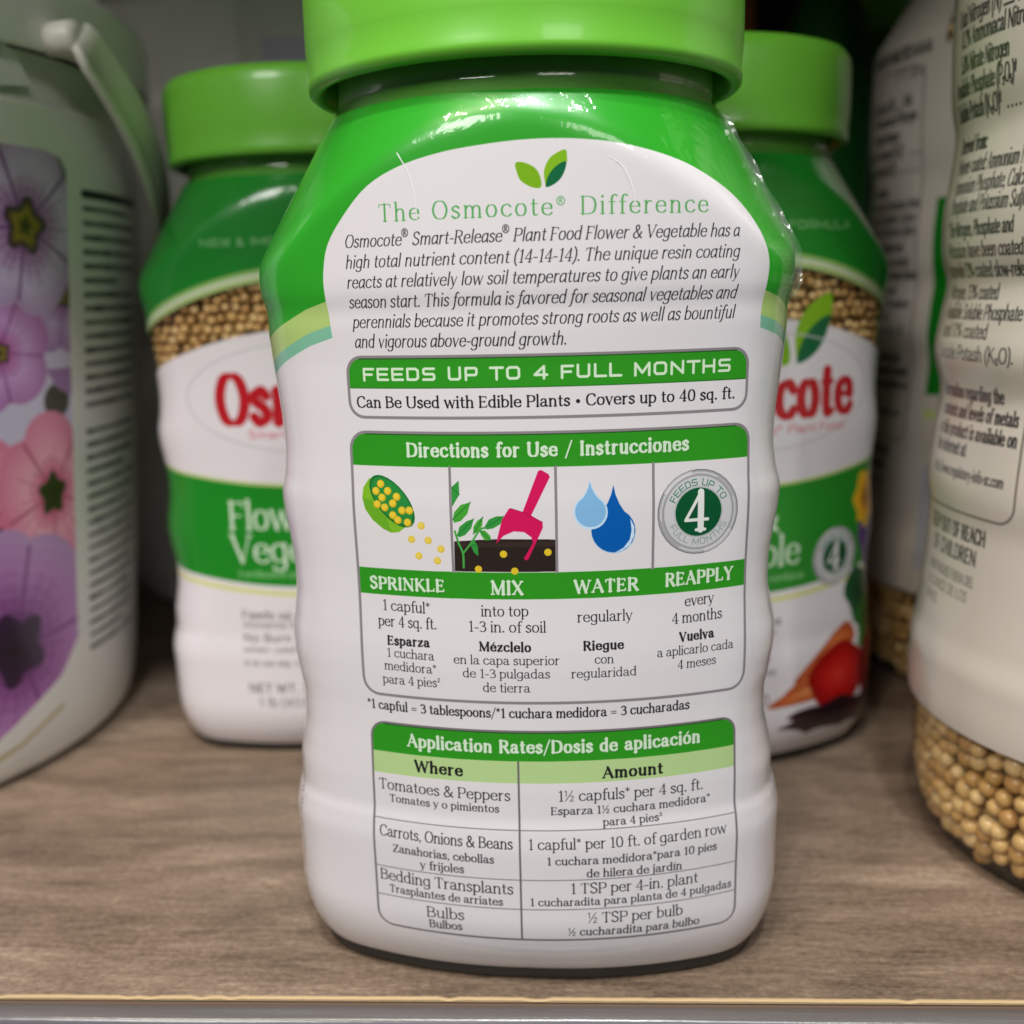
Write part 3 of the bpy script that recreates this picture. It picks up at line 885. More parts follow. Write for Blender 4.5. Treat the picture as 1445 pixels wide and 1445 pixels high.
def shell_bands(cv, green=GREEN2):
    """green top that sweeps down to the side seams, with its pale stripes"""
    L = [(-37.5, -1.0), (-43, -2.6), (-49.3, -5.3), (-59.7, -9.4), (-72, -14), (-90, -18)]
    def both(P):
        return P[::-1] + [(12.2 - x, y) for x, y in P]
    def under(P, lift):
        return both([(x, y - lift * (1 if i < 3 else 1.1)) for i, (x, y) in enumerate(P)])
    top = [(102, 45), (-90, 45)]
    cv.poly(under(L, 7.3) + top, (128, 190, 160))
    cv.poly(under(L, 4.8) + top, (176, 204, 120))
    cv.poly(both(L) + top, green)

def front_art():
    cv = Canvas(-86, 86, -152, 37, 14, WHITE)
    shell_bands(cv)
    cv.poly(_curve(POL['white_oval']).tolist() + [(49.4, -8), (49.6, -18), (-37.2, -18), (-37.4, -8)], WHITE)
    leaves_logo(cv, (5.9, 21.5), 1.0)
    bw = .62
    # box 1
    o = cv.rrect(-34.6, 46.9, -24.1, -12.1, 3.2); cv.poly(o, WHITE)
    cv.poly(cv.rrect(-34.6, 46.9, -18.2, -12.1, 3.2, bl=0, br=0), GREEN)
    cv.line([(-34.6, -18.25), (46.9, -18.1)], .18, (16, 84, 14), .8)
    cv.line(o + [o[0]], bw, GREY)
    cv.line([(-31.8, -12.45), (44.2, -12.4)], .2, (16, 60, 14), .8)
    # box 2
    o = cv.rrect(-35.0, 47.9, -83.3, -27.1, 3.6)
    cv.poly(cv.rrect(-35.0, 47.9, -33.9, -27.1, 3.6, bl=0, br=0), GREEN)
    cv.poly([(-35, -55.45), (47.9, -55.3), (47.9, -60.85), (-35, -61.1)], GREEN)
    cv.poly(POL['soil'], (44, 34, 30))
    cv.poly([(-13.2, -49.2), (7.2, -48.9), (7.3, -50), (-13.2, -50.2)], (66, 52, 44), .5)
    for k in range(7):
        cv.poly(POL['leaf%d' % k], ((50, 150, 60), (70, 165, 50))[k % 2], smooth=False)
        a, b = POL['leaf%d' % k][0], POL['leaf%d' % k][len(POL['leaf%d' % k]) // 2]
        cv.line([a, b], .22, (30, 120, 60), .8)
    cv.line(POL['stem0'], .45, (70, 165, 70), smooth=True); cv.line(POL['stem1'], .4, (70, 165, 70), smooth=True)
    cv.poly(POL['scoop'], (214, 20, 92))
    q = POL['scoop']; cv.line([q[18], q[19], q[20], q[5]], .18, (160, 10, 70), .7)
    for c in POL['sdots']:
        cv.disc(c, .75, (226, 196, 46))
    cup = POL['cup']
    cv.poly(cup, (126, 186, 40)); cv.poly([cup[0], cup[9], cup[8], cup[7], cup[6], (-27.5, -44.6), (-30.8, -41)], (96, 168, 36), .7)
    cv.poly(POL['mouth'], (24, 110, 44)); cv.poly((np.array(POL['mouth']) - (-26.6, -41.3)) * .91 + (-26.6, -41.2), (40, 140, 62))
    for i, c in enumerate(POL['balls']):
        cv.disc(c, .84 if i < 13 else .78, (214, 178, 30)); cv.disc((c[0] - .08, c[1] + .1), .62, (236, 206, 60))
        if i >= 13:
            cv.disc(c, .84, (236, 220, 170), .25)
    cv.poly(POL['drop2'], (120, 190, 240), .5); cv.poly((np.array(POL['drop2']) - POL['drop2'][0]) * .985 + POL['drop2'][0], (0, 92, 178))
    cv.poly(POL['drop1o'], (200, 226, 248)); cv.poly(POL['drop1'], (132, 186, 230)); cv.poly(POL['shine'], (206, 230, 250))
    badge(cv, (36.55, -44.35), 8.75)
    for u in (-13.65, 7.5, 27.0):
        cv.line([(u, -33.9), (u, -55.4)], .55, GREY)
    cv.line(o + [o[0]], bw, GREY)
    cv.line([(-31.5, -27.45), (44.6, -27.4)], .2, (16, 60, 14), .8)
    # box 3
    o = cv.rrect(-34.0, 46.0, -138.0, -89.7, 3.4)
    cv.poly(cv.rrect(-34.1, 46.1, -96.5, -89.7, 3.4, bl=0, br=0), GREEN)
    cv.poly([(-34.1, -96.4), (46.0, -96.2), (46.0, -101.1), (-34.1, -101.4)], (182, 212, 146))
    for v in (-112.0, -123.5, -130.5):
        cv.line([(-34, v), (45.6, v + .2)], .22, (120, 114, 120))
    cv.line([(-1.3, -96.5), (-1.35, -138)], .42, (110, 104, 108))
    cv.line(o + [o[0]], .5, (120, 114, 118))
    cv.line([(-30.8, -90.05), (43, -90.0)], .2, (16, 60, 14), .8)
    BUMPS = {("1 cucharadita para planta de 4 pulgadas", 'M'): .55, ("\u00bd cucharadita para bulbo", 'M'): .5, ("1 TSP per 4-in. plant", 'R'): .75, ("\u00bd TSP per bulb", 'R'): .6, ("Bedding Transplants", 'R'): .15, ("para 4 pies\u00b2", 'M'): .25}
    cols = {'k': INK, 'w': LETW, 'g': (64, 160, 70)}
    for s, st, cap, ua, ub, v, dv, c in TXT:
        dv = max(-.15, min(.25, dv))
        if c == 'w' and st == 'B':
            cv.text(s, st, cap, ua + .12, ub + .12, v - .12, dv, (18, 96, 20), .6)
        soft = v < -103 and cap < 2
        v += BUMPS.get((s, st), 0)
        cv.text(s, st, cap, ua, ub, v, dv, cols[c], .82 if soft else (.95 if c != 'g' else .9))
    # small print running up the left side, and the shrink seam
    r = random.Random(3)
    y = -103.0
    while y > -136:
        if r.random() > .14:
            cv.line([(-57.6 + r.uniform(-.3, .3), y), (-56.2 + r.uniform(-.2, .2), y - .5), (-57.3, y - .9)], .22, (60, 56, 60), .8)
        y -= 1.05
    return cv

def jar_front_art():
    """front face of the small jars behind: alpha 0 is the clear window on the pellets"""
    cv = Canvas(-86, 86, -152, 37, 8, WHITE)
    def arc(v0, sag, n=40):
        return [(-90 + 180 * i / n, v0 - sag * ((-90 + 180 * i / n) / 60.0) ** 2) for i in range(n + 1)]
    cv.poly(arc(-9.5, 15) + [(90, 45), (-90, 45)], (0, 0, 0, 0.0))
    cv.a[cv.a[..., 3] < .5] = (.25, .18, .12, 0)
    cv.poly(arc(5.5, 17) + [(90, 45), (-90, 45)], (176, 204, 130, 1))
    cv.poly(arc(7.0, 17) + [(90, 45), (-90, 45)], (214, 226, 200, 1))
    cv.poly(arc(8.2, 17) + [(90, 45), (-90, 45)], (150, 196, 110, 1))
    cv.poly(arc(9.5, 17) + [(90, 45), (-90, 45)], (24, 140, 40, 1))
    cv.a[..., 3] = np.where(cv.a[..., 3] > .5, 1, 0)
    cv.text("NEW & IMPROVED FORMULA", 'Z', 2.2, -32, 32, 15.5, 0, (190, 226, 180), .9)
    leaves_logo(cv, (13, -14), 3.1)
    # name in its faint oval
    t = np.linspace(0, 6.283, 60)
    cv.line(np.c_[1 + 43 * np.cos(t), -31 + 17.5 * np.sin(t)], .5, (196, 192, 196))
    cv.text("Osmocote", 'B', 14.5, -31.5, 38, -38.5, 0, (186, 24, 36))
    cv.text("Smart-Release\u00ae Plant Food", 'N', 2.4, -22, 34, -43.5, 0, (205, 40, 50))
    n = 40
    low = [(-90 + 180 * i / n, -59.5 + 7 * (abs(-90 + 180 * i / n) / 60) ** 2) for i in range(n + 1)]
    cv.poly(low + [(x, y - 33) for x, y in low[::-1]], (26, 136, 32))
    cv.line([(x, y + .5) for x, y in low], .9, (190, 206, 130))
    cv.text("Flower &", 'R', 9.0, -31, 10, -73, 0, (214, 232, 208)); cv.text("Vegetable", 'R', 9.0, -31, 18, -84, 0, (214, 232, 208))
    cv.text("Fertilizante para flores y verduras", 'R', 2.2, -29, 20, -89.0, 0, (190, 222, 180))
    cv.line([(x, y - 35.5) for x, y in low], 1.6, (214, 216, 140))
    for s_, st, cap, a, b, v in (("Feeds up to 4 months", 'K', 2.6, -29, 12, -103), ("Alimenta hasta 4 meses", 'N', 2.2, -29, 10, -106.2), ("No Burn Pledge", 'K', 2.6, -29, 2, -111),
                                 ("when used as directed", 'N', 2.2, -29, 8, -114.5), ("si se usa seg\u00fan las indicaciones", 'N', 2.0, -29, 10, -119), ("NET WT. 2 POUND", 'K', 3.0, -28, 8, -128.5), ("1 lb (453 g)", 'N', 3.0, -25, -4, -133.5)):
        cv.text(s_, st, cap, a, b, v, 0, (70, 64, 66), .9)
    # picture of vegetables low on the right, flowers above
    rr = random.Random(5)
    def blob(c, rx, ry, cols, wob=.08, k=5):
        t = np.linspace(0, 6.283, 25)[:-1]; ph = rr.uniform(0, 6)
        cv.radial(np.c_[c[0] + rx * np.cos(t) * (1 + wob * np.sin(k * t + ph)), c[1] + ry * np.sin(t) * (1 + wob * np.cos(k * t + ph))], c, cols)
    blob((52, -76), 8, 14, [(110, 60, 140), (70, 40, 110), (40, 30, 70)]); blob((47, -67), 6, 9, [(236, 190, 30), (226, 160, 20), (130, 80, 10)], .14, 7)
    blob((58, -98), 6, 14, [(190, 150, 30), (150, 120, 30)]); blob((46, -98), 7, 9, [(20, 90, 50), (10, 60, 36)], .2, 3)
    blob((52, -110), 8, 9, [(50, 120, 40), (30, 80, 30)], .2, 4)
    for c_, a_ in (((27, -122), .35), ((22, -127), .2), ((30, -116), .5)):
        P = np.array([(-15, 0), (-5, 2.6), (10, 4.2), (14, 2), (14, -3), (8, -4.4), (-6, -2.4)]); ca, sa = math.cos(a_), math.sin(a_)
        P = P @ np.array([[ca, sa], [-sa, ca]]) + c_
        cv.radial(P, c_, [(178, 82, 44), (204, 110, 58), (222, 150, 96)])
    blob((36, -124), 13, 11, [(150, 10, 14), (200, 24, 24), (222, 60, 46)], .05); blob((56, -124), 10, 14, [(110, 6, 14), (160, 14, 20), (190, 40, 40)], .05)
    blob((34, -137), 20, 5, [(50, 20, 30), (26, 12, 18)], .16, 7); blob((54, -138), 14, 5, [(60, 16, 30), (30, 10, 20)], .1)
    badge(cv, (33, -84), 9.5)
    return cv

def big_art():
    cv = Canvas(-125, 125, -115, 112, 7, (208, 199, 188))
    # text panel (left side), front panel, other side plain
    ca = (34, 32, 34)
    rows = [("GUARANTEED ANALYSIS 14-14-14", 'K', 4.0, 76, -106, -66), ("F1184", 'N', 3.4, 69, -84, -68), ("Total Nitrogen (N) ...... 14%", 'N', 3.9, 60.0, -106, -74), ("8.2% Ammoniacal Nitrogen", 'N', 3.9, 55.0, -103, -71), ("5.8% Nitrate Nitrogen", 'N', 3.9, 49.2, -103, -80.5),
            ("Available Phosphate (P\u2082O\u2085)\u2020", 'N', 3.9, 43.8, -107, -78), (".......", 'N', 3.9, 43.8, -75, -68), ("Soluble Potash (K\u2082O)\u2020", 'N', 3.9, 38.2, -107, -83.5), (".........", 'N', 3.9, 38.2, -82, -70), ("Derived from:", 'K', 3.5, 30.5, -104, -88.8),
            ("Polymer-coated: Ammonium Nitrate,", 'I', 3.6, 25.5, -104, -68), ("Ammonium Phosphate, Calcium", 'I', 3.6, 20.7, -104, -70), ("Phosphate and Potassium Sulfate.", 'I', 3.6, 16.1, -104, -69),
            ("*The Nitrogen, Phosphate and", 'N', 3.4, 10.5, -105, -75), ("Potassium have been coated", 'N', 3.4, 5.4, -105, -71.9), ("to provide 13% coated slow-release", 'N', 3.4, .6, -107, -68.5),
            ("Nitrogen, 13% coated", 'N', 3.4, -4.7, -106, -80.3), ("Available Soluble Phosphate", 'N', 3.4, -9.5, -106, -71.3), ("and 11% coated", 'N', 3.4, -14, -105, -81.6), ("Soluble Potash (K\u2082O).", 'N', 3.4, -19.4, -106, -72),
            ("Information regarding the", 'K', 3.3, -29.1, -106, -75.7), ("contents and levels of metals", 'K', 3.3, -34, -105, -70.5), ("in this product is available on", 'K', 3.3, -38.8, -105, -70), ("the internet at", 'K', 3.3, -43.2, -105, -87.2),
            ("http://www.regulatory-info-sc.com", 'N', 2.7, -48.8, -105, -72.3), ("KEEP OUT OF REACH", 'K', 3.7, -64.2, -106, -77.4), ("OF CHILDREN", 'K', 3.7, -69.8, -103, -80)]
    for s_, st, cap, v, a, b in rows:
        cv.text(s_, st, cap, a, b, v, 0, ca, .92)
    for k in range(3):
        cv.text(("MANTENGASE FUERA DEL", "ALCANCE DE LOS", "NI\u00d1OS")[k].replace('\u00d1', 'N'), 'N', 2.6, -104, (-80, -82, -96)[k], -75.5 - 4.2 * k, 0, (90, 84, 84), .8)
    o = cv.rrect(-111, -68.5, -57.5, 73, 5)
    cv.line(o + [o[0]], .7, (130, 118, 112))
    # front panel
    n = 24
    arc = [(-60 + 120 * i / n, 99 - 22 * ((-60 + 120 * i / n) / 60) ** 2) for i in range(n + 1)]
    top = [(-60 + 120 * i / n, 112 - 18 * ((-60 + 120 * i / n) / 60) ** 2) for i in range(n + 1)]
    cv.poly(top + arc[::-1], (0, 0, 0, 0.0))
    cv.poly([(-125, 112), (-125, 104), (-62, 104), (-60, 96), (-30, 107), (0, 111), (30, 107), (60, 96), (62, 104), (125, 104), (125, 112)], (120, 160, 90, 1.0))
    cv.text("Osmocote", 'B', 14, -36, 40, 38, 0, (186, 24, 36)); leaves_logo(cv, (8, 62), 1.7)
    cv.poly([(-61, 28), (61, 28), (61, -40), (-61, -40)], (18, 122, 26))
    cv.text("Flower &", 'R', 12, -38, 10, 6, 0, (214, 232, 208)); cv.text("Vegetable", 'R', 12, -38, 20, -10, 0, (214, 232, 208))
    cv.poly([(-61, -45), (61, -45), (61, -48.5), (-61, -48.5)], (196, 208, 130))
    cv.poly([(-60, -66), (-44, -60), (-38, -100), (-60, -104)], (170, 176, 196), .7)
    cv.text("NET WT. 4.5 LB (2.04 kg)", 'K', 3.4, -30, 20, -100, 0, (70, 66, 66))
    cv.a[..., 3] = np.where(cv.a[..., 3] > .5, 1, 0)
    return cv

def flower(cv, c, r, cols, veins, centre, rot=0.0, n=5, rc=.2, sq=1.0, notch=.16):
    t = np.linspace(0, 2 * math.pi, 71)[:-1]
    rad = r * (1 - notch + notch * np.abs(np.cos(n / 2 * (t - rot))) ** .5 * 1.6) * (1 + .03 * np.sin(3 * t + rot * 5))
    P = np.c_[c[0] + sq * rad * np.cos(t), c[1] + rad * np.sin(t)]
    cv.radial(P, c, cols, smooth=False)
    rr = random.Random(int(c[0] * 10))
    for k in range(n * 5):
        a = rot + math.pi / n + 2 * math.pi * k / (n * 5) + rr.uniform(-.05, .05)
        main = k % 5 == 0
        L = r * (.88 if main else rr.uniform(.45, .75))
        cv.line([(c[0] + sq * L * math.cos(a), c[1] + L * math.sin(a)), c], r * (.045 if main else .02), veins, .55 if main else .35)
    t = np.linspace(0, 6.283, 21)[:-1]
    cv.radial(np.c_[c[0] + sq * r * rc * np.cos(t) * (1 + .2 * np.cos(n * (t - rot))), c[1] + r * rc * np.sin(t) * (1 + .2 * np.cos(n * (t - rot)))], c, centre)

def tub_art():
    K = math.pi / 180 * 118
    cv = Canvas(20 * K, 112 * K, -150, 56, 5, (222, 222, 216))
    o = [(25 * K, -128), (25 * K, 44), (76 * K, 44), (79 * K, 42.5), (80.3 * K, 39), (80.3 * K, -84), (80.5 * K, -110), (76 * K, -121), (62 * K, -135), (40 * K, -146)]
    keep = cv.a.copy()
    cv.poly(o, (206, 198, 222))
    mask = np.abs(cv.a[..., 0] - 206 / 255) < .01
    P1 = [(186, 158, 200), (208, 192, 226), (176, 130, 180), (120, 60, 124)]
    P2 = [(168, 134, 182), (192, 166, 208), (160, 104, 162)]
    PK = [(222, 130, 160), (240, 170, 190), (214, 90, 130)]
    YC = [(60, 40, 60), (150, 130, 40), (40, 40, 16)]
    cv.poly([(66 * K, 44), (80.3 * K, 44), (80.3 * K, 28), (70 * K, 30)], (120, 112, 120))
    flower(cv, (63 * K, -70), 30, PK, (170, 40, 90), YC, .4)
    flower(cv, (56 * K, 5), 30, P2, (120, 50, 130), YC, .9)
    flower(cv, (79 * K, 2), 17, P2, (120, 50, 130), YC, .2)
    flower(cv, (67 * K, -14), 17, [(180, 120, 180), (206, 160, 214), (190, 90, 160)], (110, 40, 110), YC, .5)
    cv.disc((77 * K, -30), 5.5, (50, 54, 24)); cv.poly([(75 * K, -20), (80.3 * K, -20), (80.3 * K, -29), (77 * K, -26)], (160, 120, 170))
    flower(cv, (72.3 * K, 22), 24, P1, (90, 30, 100), YC, .1, rc=.30, sq=.9)
    flower(cv, (75.5 * K, -59), 24, PK, (150, 40, 80), [(60, 60, 30), (50, 52, 24)], .3, rc=.26, sq=.85)
    flower(cv, (67.0 * K, -106), 37, [(186, 146, 194), (176, 122, 182), (140, 80, 144), (60, 26, 68)], (100, 44, 110), [(50, 20, 60), (24, 12, 30)], .7, rc=.30, sq=.95, notch=.1)
    flower(cv, (45 * K, -60), 30, P1, (90, 30, 100), YC, .1)
    out = cv.a.copy(); cv.a[:] = np.where(mask[..., None], out, keep)
    # column of small print
    r = random.Random(9); v = 33.0; k = 0
    while v > -118:
        if not (-40 < v < -36):
            ln_ = 103 - (0 if r.random() > .25 else r.uniform(1, 8))
            k += 1
            x = 84.2 * K; ops = .95 if k == 1 else .8
            cv.line([(x, v), (ln_ * K, v)], 2.6 if k == 1 else 1.5, (26, 28, 30), ops if k < 2 else .10)
            while x < ln_ * K - 1:
                w = r.uniform(1.2, 5.5)
                cv.line([(x, v), (min(x + w, ln_ * K), v)], r.uniform(1.3, 1.9), (34, 38, 40), r.uniform(.5, .85))
                x += w + 1.3
        v -= 4.4
    cv.line([(60 * K, -142), (67 * K, -139), (73 * K, -134), (76 * K, -132)], 1.6, (170, 150, 90), .7)
    return cv

# ------------------------------------------------------------------ shared materials
IM_FRONT = front_art().image("front_jar_print")
IM_JAR = jar_front_art().image("small_jar_print")
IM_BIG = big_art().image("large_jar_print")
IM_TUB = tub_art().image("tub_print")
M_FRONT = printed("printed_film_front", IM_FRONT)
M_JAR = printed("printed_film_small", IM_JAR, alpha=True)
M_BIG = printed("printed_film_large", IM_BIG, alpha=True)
M_TUBP = printed("printed_film_tub", IM_TUB, rough=.32, coat=.2)
def wrinkle(m):
    """heat-shrunk film puckers where it closes round the shoulder"""
    nt = m.node_tree; b = nt.nodes["Principled BSDF"]; L = nt.links.new
    tc = nt.nodes.new("ShaderNodeTexCoord"); sp = nt.nodes.new("ShaderNodeSeparateXYZ"); L(tc.outputs["Object"], sp.inputs[0])
    mr = nt.nodes.new("ShaderNodeMapRange"); mr.inputs[1].default_value = .006; mr.inputs[2].default_value = .032; mr.inputs[3].default_value = .07; mr.inputs[4].default_value = 1.0
    L(sp.outputs[2], mr.inputs[0])
    mp = nt.nodes.new("ShaderNodeMapping"); mp.inputs["Scale"].default_value = (1, 1, .35); L(tc.outputs["Object"], mp.inputs[0])
    n1 = nt.nodes.new("ShaderNodeTexNoise"); n1.inputs["Scale"].default_value = 150; n1.inputs["Detail"].default_value = 4; n1.inputs["Distortion"].default_value = 1.2
    L(mp.outputs[0], n1.inputs[0])
    mu = nt.nodes.new("ShaderNodeMath"); mu.operation = 'MULTIPLY'; L(n1.outputs[0], mu.inputs[0]); L(mr.outputs[0], mu.inputs[1])
    bp = nt.nodes.new("ShaderNodeBump"); bp.inputs["Strength"].default_value = .8; bp.inputs["Distance"].default_value = .0006
    L(mu.outputs[0], bp.inputs["Height"]); L(bp.outputs[0], b.inputs["Coat Normal"])
    b.inputs["Coat Weight"].default_value = .8; b.inputs["Coat Roughness"].default_value = .05
wrinkle(M_FRONT)
wrinkle(M_JAR)
M_CAP = principled("lime_plastic", (0.17, 0.56, 0.045), rough=.33, coat=.25, sss=.0, bump=(120, .06, .0004, (1, 1, 1)))
M_CLEAR = thin_clear("clear_plastic", (1.0, .995, .98), rough=.09, gloss=.05)
M_BASE_SHADE = principled("base_contact_shade", (0.02, 0.02, 0.018), rough=.3)  # near-black: contact shadow under the clear jars put into the colour
M_LINER = principled("green_liner", (0.12, 0.42, 0.05), rough=.4, bump=(300, .3, .0004, (1, 1, 1)))
M_TUB = principled("white_tub_plastic", (0.84, 0.85, 0.80), rough=.38, coat=.1, bump=(60, .05, .0006, (1, 1, 1)))
M_HANDLE = principled("milky_handle_plastic", (0.70, 0.70, 0.60), rough=.35, sss=.2)

# ------------------------------------------------------------------ jar builder
def jar_mesh(jar, name, z0, z1, dz, off, mat, parent, n=200, uvbox=None, bottom=False, extra=None):
    zs = list(np.arange(z0, z1, dz)) + [z1]
    if extra:
        zs += extra
    th = (np.arange(n + 1) / n * 2 - 1) * math.pi
    V = []; UV = []
    for z in zs:
        r = jar.R(th, np.full(n + 1, z)) + off
        V.append(np.c_[r * np.sin(th), -r * np.cos(th), np.full(n + 1, z)])
        if uvbox:
            u0, u1, v0, v1 = uvbox
            UV.append(np.c_[(jar.uof(th) - u0) / (u1 - u0), np.full(n + 1, (z - v0) / (v1 - v0))])
    V = np.vstack(V) * MM
    f = grid_faces(len(zs), n + 1, wrap=False)
    V = [tuple(v) for v in V]
    uv = np.vstack(UV) if uvbox else None
    if bottom:
        V.append((0, 0, (z0 + 3) * MM)); c = len(V) - 1
        f += [(c, i + 1, i) for i in range(n)]
        if uv is not None:
            uv = np.vstack([uv, [[0, 0]]])
    return mesh_obj(name, V, f, mat, parent, uv=uv)

def cap_part(parent, jar, h=26.0, rim=None):
    R = rim or 46.9; z = jar.nz + 3.0
    prof = [(jar.nr + .5, z + 18), (jar.nr + .7, z + 5), (R - 3.0, z + 1.6), (R - 2.0, z + .3), (R - 1.4, z), (R - .4, z + .1), (R + .5, z + .8), (R + .7, z + 2.2), (R + .45, z + 3.2), (R + .75, z + 8.2),
            (R + .8, z + 8.8), (R + .8, z + 14), (R + .75, z + h - 5), (R + .35, z + h - 2.4), (R - .8, z + h - .6), (R - 2.6, z + h), (R - 6, z + h + .1), (.5, z + h - .3)]
    o = lathe("cap", prof, M_CAP, parent, n=160)
    return o

def make_jar(jar, label, x, y, rz, film, uvbox, sleeve_z, pellets, group=None, cat="jar", dz=1.0, cap_h=26.0, cap_r=None, name="fertilizer_jar"):
    t = thing(name, label, cat, (x * MM, y * MM, ZS), rz, group)
    def fix(o):
        o.location = (0, 0, -ZS)
        return o
    zb = jar.zb
    fix(jar_mesh(jar, "body", zb, jar.nz + 1, dz, -.35, M_CLEAR, t, bottom=True, extra=[jar.nz + 6, jar.nz + 16]))
    fix(jar_mesh(jar, "label_sleeve", sleeve_z[0], sleeve_z[1], dz, 0.0, film, t, uvbox=uvbox))
    fix(cap_part(t, jar, cap_h, cap_r))
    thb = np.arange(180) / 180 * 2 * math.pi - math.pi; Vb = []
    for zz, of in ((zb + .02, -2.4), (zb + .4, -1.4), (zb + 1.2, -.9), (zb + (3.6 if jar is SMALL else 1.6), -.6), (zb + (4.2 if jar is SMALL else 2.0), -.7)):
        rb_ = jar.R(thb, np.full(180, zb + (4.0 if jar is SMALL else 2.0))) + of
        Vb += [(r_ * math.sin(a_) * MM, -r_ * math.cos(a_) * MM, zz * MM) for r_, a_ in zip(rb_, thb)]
    fix(mesh_obj("base", Vb, grid_faces(5, 180) + [tuple(range(180))[::-1]], M_BASE_SHADE, t))  # foot of the jar, darkened to read as its contact shadow
    fix(lathe("neck_ring", [(jar.nr - 1.2, jar.nz - 3.5), (jar.nr - .9, jar.nz + .5), (jar.nr - .9, jar.nz + 8)], M_LINER, t, n=120))
    return t

def pellets(jar, x, y, rz, z0, z1, a0, a1, d, label, mat, layers=2, sub=2):
    """round fertilizer grains packed against the inside of a jar, one object"""
    import bmesh
    bm = bmesh.new(); bmesh.ops.create_icosphere(bm, subdivisions=sub, radius=1.0)
    bv = np.array([v.co[:] for v in bm.verts]); bf = np.array([[v.index for v in f.verts] for f in bm.faces]); bm.free()
    P = []
    for L in range(layers):
        row = 0; z = z0 + L * d * .5
        while z < z1:
            rr = jar.R(np.array([0.8]), np.array([z]))[0]
            n = int((a1 - a0) * rr / d)
            th = a0 + (np.arange(n) + (row % 2) * .5 + rng.uniform(-.2, .2, n)) / n * (a1 - a0)
            zz = z + rng.uniform(-.19, .19, n) * d
            s = d * .5 * rng.choice([.84, .93, 1.0, 1.08], n) * rng.uniform(.93, 1.07, n)
            r = jar.R(th, zz) - .6 - s * 1.02 - L * d * .85
            P.append(np.c_[r * np.sin(th), -r * np.cos(th), zz, s])
            z += d * .86; row += 1
    P = np.vstack(P)
    P = P[P[:, 2] > jar.zb + 3.4]
    n = len(P); nv = len(bv)
    V = (bv[None] * P[:, 3][:, None, None] * rng.uniform(.93, 1.05, (n, 1, 3)) + P[:, None, :3]).reshape(-1, 3) * MM
    V[:, 2] -= ZS
    F = (bf[None] + (np.arange(n) * nv)[:, None, None]).reshape(-1, 3)
    me = bpy.data.meshes.new("fertilizer_pellets")
    me.vertices.add(len(V)); me.vertices.foreach_set("co", V.astype(np.float32).ravel())
    me.loops.add(F.size); me.loops.foreach_set("vertex_index", F.astype(np.int32).ravel())
    me.polygons.add(len(F)); me.polygons.foreach_set("loop_start", (np.arange(len(F)) * 3).astype(np.int32))
    me.polygons.foreach_set("loop_total", np.full(len(F), 3, np.int32))
    me.update(calc_edges=True)
    me.polygons.foreach_set("use_smooth", np.ones(len(F), bool))
    at = me.attributes.new("grain", 'FLOAT', 'POINT')
    at.data.foreach_set("value", np.repeat(rng.random(n), nv).astype(np.float32))
    me.materials.append(mat)
    o = bpy.data.objects.new("fertilizer_pellets", me); C.objects.link(o)
    o.location = (x * MM, y * MM, ZS); o.rotation_euler = (0, 0, rz)
    tag(o, label, "pellets", kind="stuff")
    return o

def pellet_mat():
    m = principled("prill_coating", (0.5, 0.36, 0.17), rough=.40, coat=.3)
    nt = m.node_tree; b = nt.nodes["Principled BSDF"]
    a = nt.nodes.new("ShaderNodeAttribute"); a.attribute_name = "grain"
    cr = nt.nodes.new("ShaderNodeValToRGB")
    for i, (p, c) in enumerate(((0, (.48, .26, .08, 1)), (.35, (.62, .38, .13, 1)), (.7, (.71, .47, .19, 1)), (1, (.80, .58, .28, 1)))):
        e = cr.color_ramp.elements[i] if i < 2 else cr.color_ramp.elements.new(p)
        e.position = p; e.color = c
    tc = nt.nodes.new("ShaderNodeTexCoord"); nz = nt.nodes.new("ShaderNodeTexNoise"); nz.inputs["Scale"].default_value = 900
    mx = nt.nodes.new("ShaderNodeMixRGB"); mx.blend_type = 'MULTIPLY'; mx.inputs[0].default_value = .08
    nt.links.new(a.outputs["Fac"], cr.inputs[0]); nt.links.new(tc.outputs["Object"], nz.inputs[0])
    nt.links.new(cr.outputs[0], mx.inputs[1]); nt.links.new(nz.outputs["Color"], mx.inputs[2]); nt.links.new(mx.outputs[0], b.inputs["Base Color"])
    return m
M_PEL = pellet_mat()

